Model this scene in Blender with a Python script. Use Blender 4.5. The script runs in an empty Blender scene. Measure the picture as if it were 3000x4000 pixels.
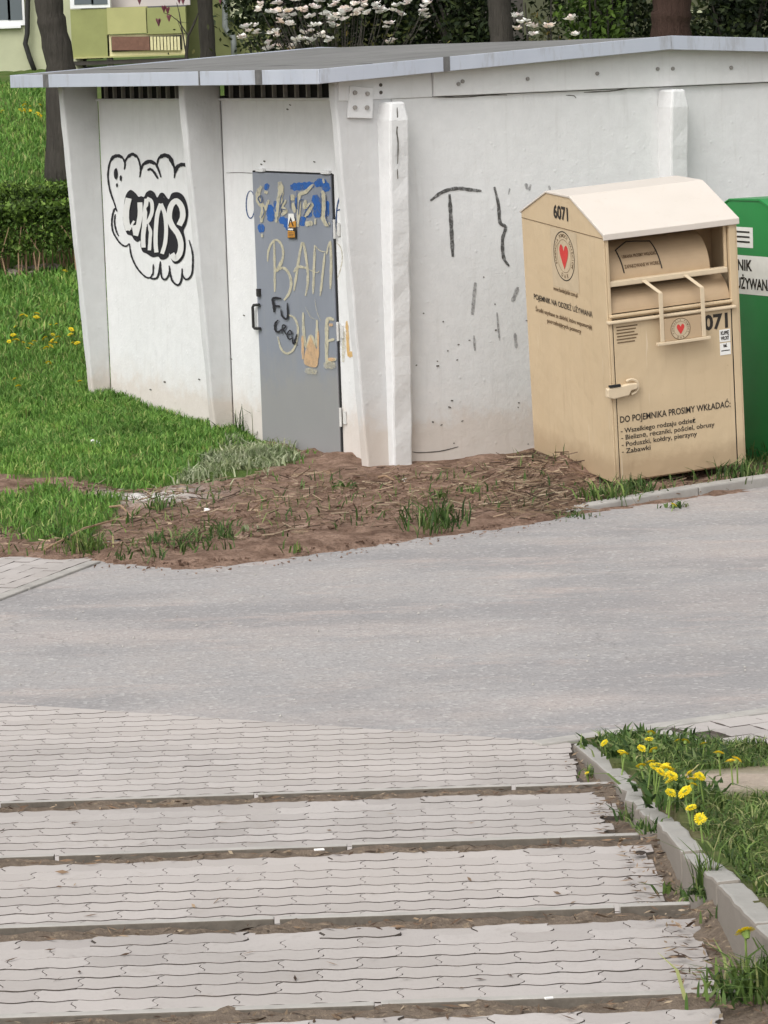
import bpy, bmesh, math, random
import numpy as np
from mathutils import Vector, Matrix
random.seed(7); rng = np.random.default_rng(7)
S = bpy.context.scene
COL = S.collection
R = math.radians
# ------------------------------------------------------------------ camera
F_PX, CAM_H, PITCH, ROLL, PHI = 13000.0, 3.05, .1402, -.0341, .5066
_F = Vector((0, math.cos(PITCH), -math.sin(PITCH)))
_X = Vector((1, 0, 0)); _U = _X.cross(_F)
CX = math.cos(ROLL)*_X + math.sin(ROLL)*_U
CU = -math.sin(ROLL)*_X + math.cos(ROLL)*_U
cam_d = bpy.data.cameras.new('camera'); cam = bpy.data.objects.new('camera', cam_d); COL.objects.link(cam)
cam_d.sensor_fit = 'HORIZONTAL'; cam_d.sensor_width = 36; cam_d.lens = F_PX/3000*36
cam_d.clip_start = .5; cam_d.clip_end = 2000
m = Matrix.Identity(4)
for i, a in enumerate((CX, CU, -_F)):
    for j in range(3): m[j][i] = a[j]
m[2][3] = CAM_H
cam.matrix_world = m
S.camera = cam
# ------------------------------------------------------------------ light
SUN_EL, SUN_AZ = R(50), R(-149)          # azimuth measured from +Y towards +X
w = bpy.data.worlds.new('World'); S.world = w; w.use_nodes = True
nt = w.node_tree; nt.nodes.clear()
sky = nt.nodes.new('ShaderNodeTexSky'); sky.sky_type = 'NISHITA'; sky.sun_disc = False
sky.sun_elevation = SUN_EL; sky.sun_rotation = SUN_AZ
sky.air_density = 1.0; sky.dust_density = 4.0
hs = nt.nodes.new('ShaderNodeHueSaturation'); hs.inputs['Saturation'].default_value = .12
bg = nt.nodes.new('ShaderNodeBackground'); bg.inputs['Strength'].default_value = .15
wo = nt.nodes.new('ShaderNodeOutputWorld')
nt.links.new(sky.outputs[0], hs.inputs['Color']); nt.links.new(hs.outputs[0], bg.inputs[0]); nt.links.new(bg.outputs[0], wo.inputs[0])
sl = bpy.data.lights.new('sun', 'SUN'); sl.energy = .5; sl.angle = R(40); sl.color = (1, .97, .93)
so = bpy.data.objects.new('sun', sl); COL.objects.link(so)
sd = Vector((math.sin(SUN_AZ)*math.cos(SUN_EL), math.cos(SUN_AZ)*math.cos(SUN_EL), math.sin(SUN_EL)))
so.rotation_euler = (-sd).to_track_quat('-Z', 'Y').to_euler()
so.location = (-10, -10, 30)
S.view_settings.view_transform = 'Standard'; S.view_settings.look = 'None'
S.view_settings.exposure = 0.6; S.view_settings.gamma = 1

# ------------------------------------------------------------------ helpers
def ray(x, y): return (x-1500)*CX - (y-2000)*CU + F_PX*_F
O3 = Vector((0, 0, CAM_H))
def hit(x, y, P, N):
    d = ray(x, y); return O3 + d*((Vector(P)-O3).dot(N)/d.dot(N))
def gz(x, y, z=0.0): return hit(x, y, (0, 0, z), Vector((0, 0, 1)))
def at(x, y, Y): return hit(x, y, (0, Y, 0), Vector((0, 1, 0)))

def tag(o, label=None, cat=None, group=None, kind=None):
    if label: o['label'] = label
    if cat: o['category'] = cat
    if group: o['group'] = group
    if kind: o['kind'] = kind
    return o
def empty(name, loc=(0, 0, 0), rz=0):
    o = bpy.data.objects.new(name, None); COL.objects.link(o); o.location = loc; o.rotation_euler = (0, 0, rz)
    o.empty_display_size = .1
    return o
class MB:
    def __init__(s): s.v = []; s.f = []; s.mi = []
    def add(s, vs, fs):
        n = len(s.v); s.v += [tuple(p) for p in vs]; s.f += [tuple(i+n for i in f) for f in fs]; return s
    def hexa(s, b, t):   # 4 bottom pts ccw, 4 top pts
        return s.add(list(b)+list(t), [(3, 2, 1, 0), (4, 5, 6, 7), (0, 1, 5, 4), (1, 2, 6, 5), (2, 3, 7, 6), (3, 0, 4, 7)])
    def box(s, a, b):
        (x0, y0, z0), (x1, y1, z1) = a, b
        return s.hexa([(x0, y0, z0), (x1, y0, z0), (x1, y1, z0), (x0, y1, z0)], [(x0, y0, z1), (x1, y0, z1), (x1, y1, z1), (x0, y1, z1)])
    def prism(s, poly, axis, a, b):
        n = len(poly)
        def p3(q, t): return {0: (t, q[0], q[1]), 1: (q[0], t, q[1]), 2: (q[0], q[1], t)}[axis]
        vs = [p3(q, a) for q in poly]+[p3(q, b) for q in poly]
        fs = [tuple(range(n))[::-1], tuple(range(n, 2*n))]+[(i, (i+1) % n, n+(i+1) % n, n+i) for i in range(n)]
        return s.add(vs, fs)
    def tube(s, pts, r, n=8, cap=True):
        pts = [Vector(p) for p in pts]; k = len(pts)
        rr = r if hasattr(r, '__len__') else [r]*k
        vs = []; prev = None
        for i, p in enumerate(pts):
            t = (pts[min(i+1, k-1)]-pts[max(i-1, 0)]).normalized()
            if prev is None: a = t.orthogonal().normalized()
            else: a = (prev - t*prev.dot(t)).normalized()
            prev = a; b = t.cross(a)
            for j in range(n):
                q = 2*math.pi*j/n; vs.append(p+(a*math.cos(q)+b*math.sin(q))*rr[i])
        fs = [(i*n+j, i*n+(j+1) % n, (i+1)*n+(j+1) % n, (i+1)*n+j) for i in range(k-1) for j in range(n)]
        if cap: fs += [tuple(range(n))[::-1], tuple(range((k-1)*n, k*n))]
        return s.add(vs, fs)
    def build(s, name, mat, parent=None, bevel=0, smooth=False, seg=2):
        me = bpy.data.meshes.new(name); me.from_pydata(s.v, [], s.f); me.update()
        if len(s.mi) == len(s.f): me.polygons.foreach_set('material_index', s.mi)
        bm = bmesh.new(); bm.from_mesh(me); bmesh.ops.recalc_face_normals(bm, faces=bm.faces); bm.to_mesh(me); bm.free()
        return link(name, me, mat, parent, bevel, smooth, seg)
def link(name, me, mat, parent=None, bevel=0, smooth=False, seg=2):
    o = bpy.data.objects.new(name, me); COL.objects.link(o)
    for mt in (mat if isinstance(mat, (list, tuple)) else [mat]): me.materials.append(mt)
    if smooth: me.polygons.foreach_set('use_smooth', [True]*len(me.polygons))
    if bevel:
        b = o.modifiers.new('bevel', 'BEVEL'); b.width = bevel; b.segments = seg; b.limit_method = 'ANGLE'; b.angle_limit = R(35)
    if parent is not None: o.parent = parent
    return o
def npmesh(name, V, faces_n, mat, parent=None, smooth=False):
    """V: (N,k,3) array of N polygons with k corners each"""
    N, k, _ = V.shape
    me = bpy.data.meshes.new(name); me.vertices.add(N*k); me.vertices.foreach_set('co', V.reshape(-1).astype(np.float32))
    me.loops.add(N*k); me.loops.foreach_set('vertex_index', np.arange(N*k, dtype=np.int32))
    me.polygons.add(N); me.polygons.foreach_set('loop_start', (np.arange(N)*k).astype(np.int32))
    me.polygons.foreach_set('loop_total', np.full(N, k, np.int32)); me.update(calc_edges=True)
    return link(name, me, mat, parent, smooth=smooth)
def dup(root, loc=None, rz=None, label=None, group=None, scale=None):
    c = root.copy(); COL.objects.link(c)
    if loc is not None: c.location = loc
    if rz is not None: c.rotation_euler = (root.rotation_euler[0], root.rotation_euler[1], rz)
    if scale is not None: c.scale = (scale,)*3
    if label: c['label'] = label
    if group: c['group'] = group
    for ch in list(root.children):
        d = ch.copy(); COL.objects.link(d); d.parent = c
        for g in list(ch.children):
            e = g.copy(); COL.objects.link(e); e.parent = d
    return c

# ------------------------------------------------------------------ materials
def srgb(r, g, b):
    f = lambda c: (c/12.92 if c <= .04045 else ((c+.055)/1.055)**2.4)
    return (f(r/255), f(g/255), f(b/255), 1)
class Mat:
    def __init__(s, name, rough=.8, spec=.3, metal=0):
        s.m = bpy.data.materials.new(name); s.m.use_nodes = True; s.t = s.m.node_tree
        s.b = s.t.nodes['Principled BSDF']; s.out = s.t.nodes['Material Output']
        s.b.inputs['Roughness'].default_value = rough; s.b.inputs['Specular IOR Level'].default_value = spec; s.b.inputs['Metallic'].default_value = metal
        s.co = s.n('ShaderNodeTexCoord').outputs['Object']; s.hgt = None
    def n(s, t, **k):
        o = s.t.nodes.new(t)
        for a, b in k.items(): setattr(o, a, b)
        return o
    def L(s, a, b): s.t.links.new(a, b)
    def noise(s, scale, detail=4, rough=.55, vec=None, sc=None, dist=0):
        o = s.n('ShaderNodeTexNoise'); o.inputs['Scale'].default_value = scale; o.inputs['Detail'].default_value = detail
        o.inputs['Roughness'].default_value = rough; o.inputs['Distortion'].default_value = dist
        v = vec or s.co
        if sc:
            mp = s.n('ShaderNodeMapping'); mp.inputs['Scale'].default_value = sc; s.L(v, mp.inputs[0]); v = mp.outputs[0]
        s.L(v, o.inputs['Vector']); return o.outputs['Fac']
    def vor(s, scale, feature='F1', rnd=1, sc=None):
        o = s.n('ShaderNodeTexVoronoi', feature=feature); o.inputs['Scale'].default_value = scale; o.inputs['Randomness'].default_value = rnd
        s.L(s.co, o.inputs['Vector']); return o
    def ramp(s, fac, stops, interp='LINEAR'):
        o = s.n('ShaderNodeValToRGB'); e = o.color_ramp.elements; o.color_ramp.interpolation = interp
        while len(e) < len(stops): e.new(.5)
        for i, (p, c) in enumerate(stops):
            e[i].position = p; e[i].color = c if hasattr(c, '__len__') else (c, c, c, 1)
        s.L(fac, o.inputs[0]); return o.outputs[0]
    def mix(s, fac, a, b, mode='MIX'):
        o = s.n('ShaderNodeMix', data_type='RGBA', blend_type=mode)
        for sock, v in ((o.inputs[0], fac), (o.inputs[6], a), (o.inputs[7], b)):
            if isinstance(v, (int, float)): sock.default_value = v
            elif isinstance(v, tuple): sock.default_value = v
            else: s.L(v, sock)
        return o.outputs[2]
    def math(s, op, a, b=0.0, clamp=False):
        o = s.n('ShaderNodeMath', operation=op, use_clamp=clamp)
        for sock, v in ((o.inputs[0], a), (o.inputs[1], b)):
            if isinstance(v, (int, float)): sock.default_value = v
            else: s.L(v, sock)
        return o.outputs[0]
    def sep(s, v=None):
        o = s.n('ShaderNodeSeparateXYZ'); s.L(v or s.co, o.inputs[0]); return o.outputs
    def attr(s, name):
        o = s.n('ShaderNodeAttribute'); o.attribute_name = name; return o.outputs['Fac']
    def island(s): return s.n('ShaderNodeNewGeometry').outputs['Random Per Island']
    def rnd(s): return s.n('ShaderNodeObjectInfo').outputs['Random']
    def col(s, c):
        if isinstance(c, tuple): s.b.inputs['Base Color'].default_value = c
        else: s.L(c, s.b.inputs['Base Color'])
        return s
    def bump(s, h, strength=.3, dist=.01):
        o = s.n('ShaderNodeBump'); o.inputs['Strength'].default_value = strength; o.inputs['Distance'].default_value = dist
        s.L(h, o.inputs['Height'])
        if s.hgt is not None: s.L(s.hgt, o.inputs['Normal'])
        s.hgt = o.outputs[0]; s.L(s.hgt, s.b.inputs['Normal']); return s
    def world(s): s.co = s.n('ShaderNodeNewGeometry').outputs['Position']; return s
    def alpha(s, fac):
        tr = s.n('ShaderNodeBsdfTransparent'); mx = s.n('ShaderNodeMixShader'); s.L(fac, mx.inputs[0]); s.L(tr.outputs[0], mx.inputs[1]); s.L(s.b.outputs[0], mx.inputs[2]); s.L(mx.outputs[0], s.out.inputs[0]); return s
M = {}
def simple(name, c, rough=.7, var=.12, scale=6, bump=.15, bscale=60, metal=0, spec=.3):
    a = Mat(name, rough, spec, metal); c0 = tuple(x*(1-var) for x in c[:3])+(1,); c1 = tuple(min(1, x*(1+var)) for x in c[:3])+(1,)
    a.col(a.ramp(a.noise(scale, 5, .6), [(.3, c0), (.7, c1)]))
    if bump: a.bump(a.noise(bscale, 3), bump, .004)
    M[name] = a.m; return a
# plaster
def plaster(name, base, stain_top=.5):
    a = Mat(name, .85, .2)
    n1 = a.noise(1.3, 6, .65); n2 = a.noise(9, 4, .6)
    c = a.mix(n1, tuple(x*.93 for x in base[:3])+(1,), tuple(min(1, x*1.05) for x in base[:3])+(1,))
    c = a.mix(a.ramp(n2, [(.35, 0.), (.75, .4)]), c, tuple(x*.82 for x in base[:3])+(1,))
    st = a.noise(3.0, 4, .6, sc=(6, 6, .6))                    # faint run-down streaks
    c = a.mix(a.ramp(st, [(.55, 0.), (.82, .24)]), c, srgb(172, 168, 162))
    z = a.sep()[2]                                             # splashed soil at the foot, ragged edge
    k = a.math('ADD', z, a.math('MULTIPLY', a.noise(5, 6, .7), -.5))
    c = a.mix(a.ramp(k, [(0, .38), (.12, .1), (.3, 0.)]), c, srgb(190, 165, 138))
    sp = a.vor(7); c = a.mix(a.ramp(sp.outputs['Distance'], [(.0, .55), (.035, .5), (.06, 0.)]), c, srgb(110, 108, 105)) if False else c
    a.col(c)
    a.bump(a.noise(45, 5, .6), .22, .010).bump(a.noise(9, 3, .5), .22, .02)
    b2 = a.vor(11); a.bump(a.ramp(b2.outputs['Distance'], [(.05, 1.), (.17, 0.)]), .16, .012)
    M[name] = a.m
plaster('plaster', srgb(224, 224, 223))
plaster('post_plaster_shaded', srgb(205, 205, 204))  # greyer than the wall: shade on the post sides put into the colour
a = Mat('plaster_edge', .85, .2); a.col(a.mix(a.noise(6, 6, .7), srgb(202, 202, 201), srgb(230, 230, 229))); a.bump(a.noise(30, 6, .7), .35, .015); M['plaster_edge'] = a.m
simple('concrete_light', srgb(164, 160, 154), .9, .14, 8, .5, 90)
a = Mat('edging_dirt_shade', .95, .1); a.col(a.mix(a.noise(18, 6, .7), srgb(70, 66, 60), srgb(128, 120, 110))); a.bump(a.noise(60, 5), .5, .005); M['edging_dirt_shade'] = a.m  # near faces of the edging: soil stain plus their shade, darkened in the colour
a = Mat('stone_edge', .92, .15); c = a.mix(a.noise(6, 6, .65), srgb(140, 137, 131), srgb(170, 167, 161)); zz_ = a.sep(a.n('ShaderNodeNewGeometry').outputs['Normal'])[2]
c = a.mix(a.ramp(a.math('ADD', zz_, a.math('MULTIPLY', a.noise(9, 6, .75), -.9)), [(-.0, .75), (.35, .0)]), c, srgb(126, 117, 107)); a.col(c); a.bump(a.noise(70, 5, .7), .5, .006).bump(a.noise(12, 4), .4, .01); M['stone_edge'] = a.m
simple('concrete_edge', srgb(158, 154, 148), .9, .2, 5, .5, 80)
a = Mat('roof_felt', .95, .1)
c = a.mix(a.noise(2.5, 6, .7, sc=(1, .35, 1)), srgb(92, 92, 91), srgb(138, 137, 135)); c = a.mix(a.ramp(a.noise(7, 6, .7), [(.5, 0.), (.7, .5)]), c, srgb(120, 122, 112))
c = a.mix(a.ramp(a.noise(4, 5, .6, sc=(.25, 3, 1)), [(.54, 0.), (.62, .5)]), c, srgb(84, 84, 82)); a.col(c); a.bump(a.noise(14, 5, .6, sc=(1, .3, 1)), .5, .03); M['roof_felt'] = a.m
a = Mat('fascia_metal', .5, .5, .1)
c = a.mix(a.noise(3, 4, .6, sc=(1, 1, .5)), srgb(172, 178, 190), srgb(192, 197, 207)); c = a.mix(a.ramp(a.noise(9, 5, .7, sc=(1, 1, .25)), [(.54, 0.), (.74, .5)]), c, srgb(134, 130, 124))
a.col(c); a.bump(a.noise(5, 3), .15, .01); M['fascia_metal'] = a.m
simple('fascia_joint', srgb(100, 99, 98), .8, .25, 20, .3)
simple('dark_void', srgb(38, 38, 38), .9, .2, 8, 0)
simple('slat_grey', srgb(148, 145, 140), .8, .15, 10, .2)
a = Mat('door_paint', .5, .4)
c = a.mix(a.noise(2.5, 6, .6), srgb(122, 127, 137), srgb(140, 144, 153)); c = a.mix(a.ramp(a.noise(5, 5, .7, sc=(4, 4, .5)), [(.55, 0.), (.8, .3)]), c, srgb(152, 150, 146))
k = a.math('ADD', a.sep()[2], a.math('MULTIPLY', a.noise(3, 5, .7), -.9)); c = a.mix(a.ramp(k, [(0, .55), (.3, 0.)]), c, srgb(150, 146, 138))
a.col(c); a.bump(a.noise(2.2, 2), .2, .02); M['door_paint'] = a.m
simple('black_iron', srgb(48, 47, 46), .6, .2, 20, .2)
simple('white_hinge', srgb(205, 204, 200), .7, .1, 20, .2)
def spray(name, c, dens=.9, sc=26, lo=.34, hi=.55):
    a = Mat(name, .8, .2); n = a.noise(sc, 6, .7)
    a.col(a.mix(a.noise(8, 3), tuple(x*.85 for x in c[:3])+(1,), c)); a.alpha(a.ramp(n, [(lo, dens*.45), (hi, dens)])); M[name] = a.m
spray('spray_black', srgb(44, 43, 47), 1, 20, .2, .42)
spray('spray_grey', srgb(86, 85, 83), .92, 34, .36, .56)
spray('spray_faint', srgb(120, 118, 116), .6, 40, .42, .6)
spray('spray_cream', srgb(206, 199, 172), .8, 18, .3, .52)
spray('spray_blue', srgb(52, 104, 178), .85, 16, .34, .55)
spray('spray_navy', srgb(70, 90, 130), .95, 30, .3, .45)
spray('spray_peach', srgb(222, 184, 140), .75, 14, .3, .55)
spray('spray_orange', srgb(226, 184, 112), .75, 18, .34, .55)
spray('spray_thin', srgb(206, 198, 170), .5, 24, .35, .6)
a = Mat('wall_white_fill', .85, .2); a.col(srgb(216, 215, 212)); a.bump(a.noise(45, 5, .6), .35, .012); M['wall_white_fill'] = a.m
simple('crack', srgb(92, 88, 82), .95, .25, 30, 0)
# clothes bin
a = Mat('bin_beige', .55, .35)
c = a.mix(a.noise(1.8, 5, .6), srgb(190, 168, 135), srgb(203, 182, 150)); c = a.mix(a.ramp(a.noise(4, 6, .7, sc=(3, 3, .6)), [(.58, 0.), (.85, .35)]), c, srgb(166, 141, 108))
c = a.mix(a.ramp(a.noise(22, 5, .7), [(.66, 0.), (.74, .4)]), c, srgb(158, 134, 104))
k = a.math('ADD', a.sep()[2], a.math('MULTIPLY', a.noise(7, 6, .7), -.22)); c = a.mix(a.ramp(k, [(0, .45), (.10, 0.)]), c, srgb(150, 125, 98))
sc_ = a.noise(30, 3, .5, sc=(1, 1, .06)); c = a.mix(a.ramp(sc_, [(.68, 0.), (.74, .5)]), c, srgb(222, 208, 184)); c = a.mix(a.ramp(a.noise(11, 7, .8), [(.70, 0.), (.76, .75)]), c, srgb(128, 92, 62)); c = a.mix(a.ramp(a.noise(3, 6, .7, sc=(5, 5, .35)), [(.56, 0.), (.74, .3)]), c, srgb(160, 138, 110))
a.col(c); a.bump(a.noise(2.4, 3), .45, .04).bump(a.noise(60, 3), .1, .003); M['bin_beige'] = a.m
a = Mat('bin_roof', .5, .35); c = a.mix(a.noise(4, 5, .6), srgb(198, 189, 178), srgb(210, 201, 191)); c = a.mix(a.ramp(a.noise(16, 6, .7), [(.55, 0.), (.8, .3)]), c, srgb(178, 163, 142)); a.col(c); M['bin_roof'] = a.m
simple('bin_drum', srgb(178, 154, 124), .6, .08, 4, .1)  # darker beige: hopper recess shade painted into drum and apron; plate shares the tone
simple('bin_trim', srgb(204, 186, 158), .5, .06, 8, .1)
simple('bin_inside', srgb(176, 150, 118), .7, .12, 5, .1)
simple('ink_black', srgb(50, 45, 40), .7, .1, 10, 0)
simple('ink_brown', srgb(104, 84, 62), .8, .15, 30, 0)
simple('ink_red', srgb(196, 62, 58), .6, .1, 12, 0)
simple('sticker_white', srgb(228, 227, 222), .6, .05, 12, 0)
simple('sticker_orange', srgb(190, 134, 56), .6, .1, 12, 0)
simple('sticker_grey', srgb(190, 172, 144), .6, .06, 12, 0)
a = Mat('green_paint', .4, .45); a.col(a.mix(a.noise(3, 5), srgb(20, 118, 52), srgb(34, 138, 66))); a.bump(a.noise(3, 3), .1, .02); M['green_paint'] = a.m
# ground
a = Mat('asphalt', .92, .2).world()
n1 = a.noise(.9, 6, .6); c = a.mix(n1, srgb(150, 147, 145), srgb(162, 158, 156))
c = a.mix(a.ramp(a.noise(2.2, 6, .7), [(.45, 0.), (.75, .5)]), c, srgb(168, 158, 150))
c = a.mix(a.ramp(a.noise(.55, 4, .6, sc=(.35, 1.3, 1)), [(.5, 0.), (.68, .5)]), c, srgb(176, 163, 156))   # drifted dust
c = a.mix(a.ramp(a.noise(.8, 5, .65, sc=(.5, 1.1, 1)), [(.46, 0.), (.6, .6)]), c, srgb(134, 132, 132))
c = a.mix(a.ramp(a.noise(1.7, 7, .75, sc=(.45, 1.4, 1)), [(.54, 0.), (.66, .5)]), c, srgb(180, 165, 157))
c = a.mix(a.ramp(a.noise(3.5, 7, .8), [(.56, 0.), (.72, .4)]), c, srgb(128, 126, 125))
wv_ = a.n('ShaderNodeVectorMath', operation='ADD'); nz_ = a.n('ShaderNodeTexNoise'); nz_.inputs['Scale'].default_value = 3; nz_.inputs['Detail'].default_value = 6; a.L(a.co, nz_.inputs['Vector']); sc2 = a.n('ShaderNodeVectorMath', operation='SCALE'); sc2.inputs['Scale'].default_value = .35; a.L(nz_.outputs['Color'], sc2.inputs[0]); a.L(a.co, wv_.inputs[0]); a.L(sc2.outputs[0], wv_.inputs[1])
cr = a.n('ShaderNodeTexVoronoi', feature='DISTANCE_TO_EDGE'); cr.inputs['Scale'].default_value = .55; a.L(wv_.outputs[0], cr.inputs['Vector'])
c = a.mix(a.math('MULTIPLY', a.ramp(cr.outputs['Distance'], [(.0, .3), (.006, 0.)]), a.ramp(a.noise(.7, 3), [(.48, 0.), (.58, 1.)])), c, srgb(92, 88, 86))
v = a.vor(48); g = a.n('ShaderNodeSeparateColor'); a.L(v.outputs['Color'], g.inputs[0])
c = a.mix(a.ramp(g.outputs[0], [(.0, .22), (.3, 0.)]), c, srgb(104, 102, 102)); c = a.mix(a.ramp(g.outputs[1], [(.86, 0.), (.97, .28)]), c, srgb(200, 197, 193))
c = a.mix(a.ramp(a.noise(38, 4, .7), [(.35, .32), (.5, 0.)]), c, srgb(112, 110, 110))
a.col(c); a.bump(v.outputs['Distance'], .5, .006).bump(a.noise(24, 5, .7), .4, .008); M['asphalt'] = a.m
a = Mat('paver', .9, .2)
isl = a.island(); c = a.ramp(isl, [(0, srgb(158, 152, 148)), (.5, srgb(168, 162, 158)), (1, srgb(178, 172, 168))])
c = a.mix(a.ramp(a.noise(1.1, 5, .6), [(.42, 0.), (.7, .4)]), c, srgb(150, 144, 138)); c = a.mix(a.ramp(a.noise(60, 4, .7), [(.3, .28), (.5, 0.)]), c, srgb(142, 135, 131))
c = a.mix(a.ramp(a.noise(9, 5, .7), [(.58, 0.), (.72, .45)]), c, srgb(142, 134, 125)); c = a.mix(a.ramp(a.noise(.45, 4, .6), [(.4, 0.), (.62, .5)]), c, srgb(182, 174, 168))
a.col(c); a.bump(a.noise(140, 4, .6), .35, .003); M['paver'] = a.m
simple('joint_sand', srgb(86, 79, 73), .95, .45, 9, .5)
a = Mat('gutter_dirt', .95, .1); c = a.mix(a.noise(14, 6, .75), srgb(70, 61, 53), srgb(146, 131, 116)); a.col(a.mix(a.ramp(a.noise(40, 4, .7), [(.55, 0.), (.68, .7)]), c, srgb(164, 146, 122))); a.bump(a.noise(30, 6, .7), .8, .03); M['gutter_dirt'] = a.m
a = Mat('ground', .95, .1).world()
n = a.noise(5, 7, .7); c = a.ramp(n, [(.28, srgb(90, 70, 58)), (.45, srgb(130, 106, 91)), (.6, srgb(158, 132, 115)), (.75, srgb(186, 162, 145))])
c = a.mix(a.ramp(a.noise(34, 6, .75), [(.34, .65), (.52, 0.)]), c, srgb(76, 57, 46)); c = a.mix(a.ramp(a.noise(52, 5, .7), [(.6, 0.), (.72, .5)]), c, srgb(182, 160, 138))
c = a.mix(a.ramp(a.attr('sand'), [(.1, 0.), (.6, .9)]), c, a.mix(a.noise(40, 5, .7), srgb(168, 150, 132), srgb(226, 212, 196)))
c = a.mix(a.math('MULTIPLY', a.attr('chalk'), a.ramp(a.noise(16, 6, .75), [(.38, 0.), (.52, .95)])), c, srgb(228, 224, 218))
gr = a.mix(a.noise(9, 6, .7), srgb(58, 78, 36), srgb(98, 118, 60))
c = a.mix(a.attr('grass'), c, gr)
a.col(c); a.bump(a.noise(22, 7, .7), .9, .04).bump(a.noise(70, 4, .7), .6, .012); M['ground'] = a.m
def leafmat(name, stops, rough=.6, trans=.25):
    a = Mat(name, rough, .25); c = a.ramp(a.island(), stops); pos = a.n('ShaderNodeNewGeometry').outputs['Position']; c = a.mix(1.0, c, a.ramp(a.noise(1.7, 5, .65, vec=pos), [(.3, (.62, .66, .62, 1)), (.5, (.95, .97, .95, 1)), (.72, (1.3, 1.22, 1.1, 1))]), 'MULTIPLY'); a.col(c)
    tl = a.n('ShaderNodeBsdfTranslucent'); a.L(c, tl.inputs[0]); mx = a.n('ShaderNodeMixShader'); mx.inputs[0].default_value = trans
    a.L(a.b.outputs[0], mx.inputs[1]); a.L(tl.outputs[0], mx.inputs[2]); a.L(mx.outputs[0], a.out.inputs[0]); M[name] = a.m
leafmat('grass_lawn', [(0, srgb(74, 110, 46)), (.5, srgb(104, 146, 64)), (.85, srgb(132, 166, 82)), (1, srgb(172, 174, 112))])
leafmat('grass_bed', [(0, srgb(52, 70, 32)), (.45, srgb(84, 108, 52)), (.8, srgb(118, 140, 72)), (1, srgb(166, 160, 114))])
leafmat('grass_dusty', [(0, srgb(96, 112, 72)), (.5, srgb(138, 148, 110)), (1, srgb(186, 188, 160))])
leafmat('weed_leaf', [(0, srgb(46, 66, 32)), (.6, srgb(80, 106, 52)), (1, srgb(128, 140, 88))])
leafmat('straw', [(0, srgb(60, 46, 38)), (.4, srgb(98, 78, 64)), (.75, srgb(132, 110, 90)), (1, srgb(172, 154, 132))], .8, .1)
leafmat('hedge_leaf', [(0, srgb(44, 58, 26)), (.5, srgb(74, 96, 40)), (1, srgb(112, 138, 60))])
leafmat('hedge_lit_top', [(0, srgb(84, 112, 44)), (.5, srgb(116, 146, 60)), (1, srgb(146, 170, 88))])  # lighter leaf colours paint the light falling on the hedge top
leafmat('dark_leaf', [(0, srgb(22, 30, 18)), (.6, srgb(44, 56, 32)), (1, srgb(76, 86, 48))])
leafmat('bush_leaf', [(0, srgb(40, 44, 26)), (.6, srgb(70, 72, 40)), (.9, srgb(110, 106, 58)), (1, srgb(176, 130, 60))])
leafmat('petal_white', [(0, srgb(226, 206, 206)), (.4, srgb(244, 238, 236)), (1, srgb(252, 250, 248))], .6, .35)
leafmat('petal_pink', [(0, srgb(120, 62, 82)), (1, srgb(176, 120, 134))])
leafmat('petal_yellow', [(0, srgb(228, 196, 14)), (.5, srgb(238, 212, 30)), (1, srgb(246, 226, 70))], .6, .2)
simple('stem_green', srgb(120, 142, 72), .6, .15, 20, 0)
a = Mat('bark', .95, .1); c = a.mix(a.noise(6, 6, .7, sc=(3, 3, .4)), srgb(44, 42, 40), srgb(96, 91, 84)); a.col(c); a.bump(a.noise(9, 6, .7, sc=(3, 3, .35)), 1, .06); M['bark'] = a.m
a = Mat('bark_red', .95, .1); c = a.mix(a.noise(6, 6, .7, sc=(3, 3, .4)), srgb(48, 36, 32), srgb(86, 68, 60)); a.col(c); a.bump(a.noise(9, 6, .7, sc=(3, 3, .35)), 1, .06); M['bark_red'] = a.m
simple('render_pale', srgb(182, 184, 154), .9, .06, 3, .3)
simple('render_lime', srgb(146, 149, 98), .9, .08, 3, .3)
simple('render_yellow', srgb(172, 170, 118), .9, .06, 3, .3)
simple('render_dark', srgb(84, 86, 66), .9, .1, 3, .3)
simple('render_olive', srgb(112, 116, 76), .9, .1, 3, .3)
simple('render_mauve', srgb(186, 178, 178), .9, .06, 3, .2)
simple('plinth_dark', srgb(74, 70, 66), .95, .2, 5, .4)
simple('slat_brown', srgb(124, 92, 78), .8, .15, 20, .2)
simple('slat_cream', srgb(212, 204, 160), .8, .08, 20, .2)
simple('upvc', srgb(232, 232, 232), .4, .03, 5, 0)
a = Mat('pane', .08, .6); a.col(srgb(96, 104, 108)); M['pane'] = a.m
simple('zinc_pipe', srgb(128, 132, 130), .5, .15, 8, .1, metal=.3)
simple('stone', srgb(150, 138, 126), .9, .25, 12, .6, 40)
simple('twig', srgb(150, 124, 98), .9, .2, 20, .4)
simple('litter', srgb(230, 228, 224), .7, .06, 30, .2)
simple('dark_litter', srgb(60, 52, 46), .8, .2, 30, .2)

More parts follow.
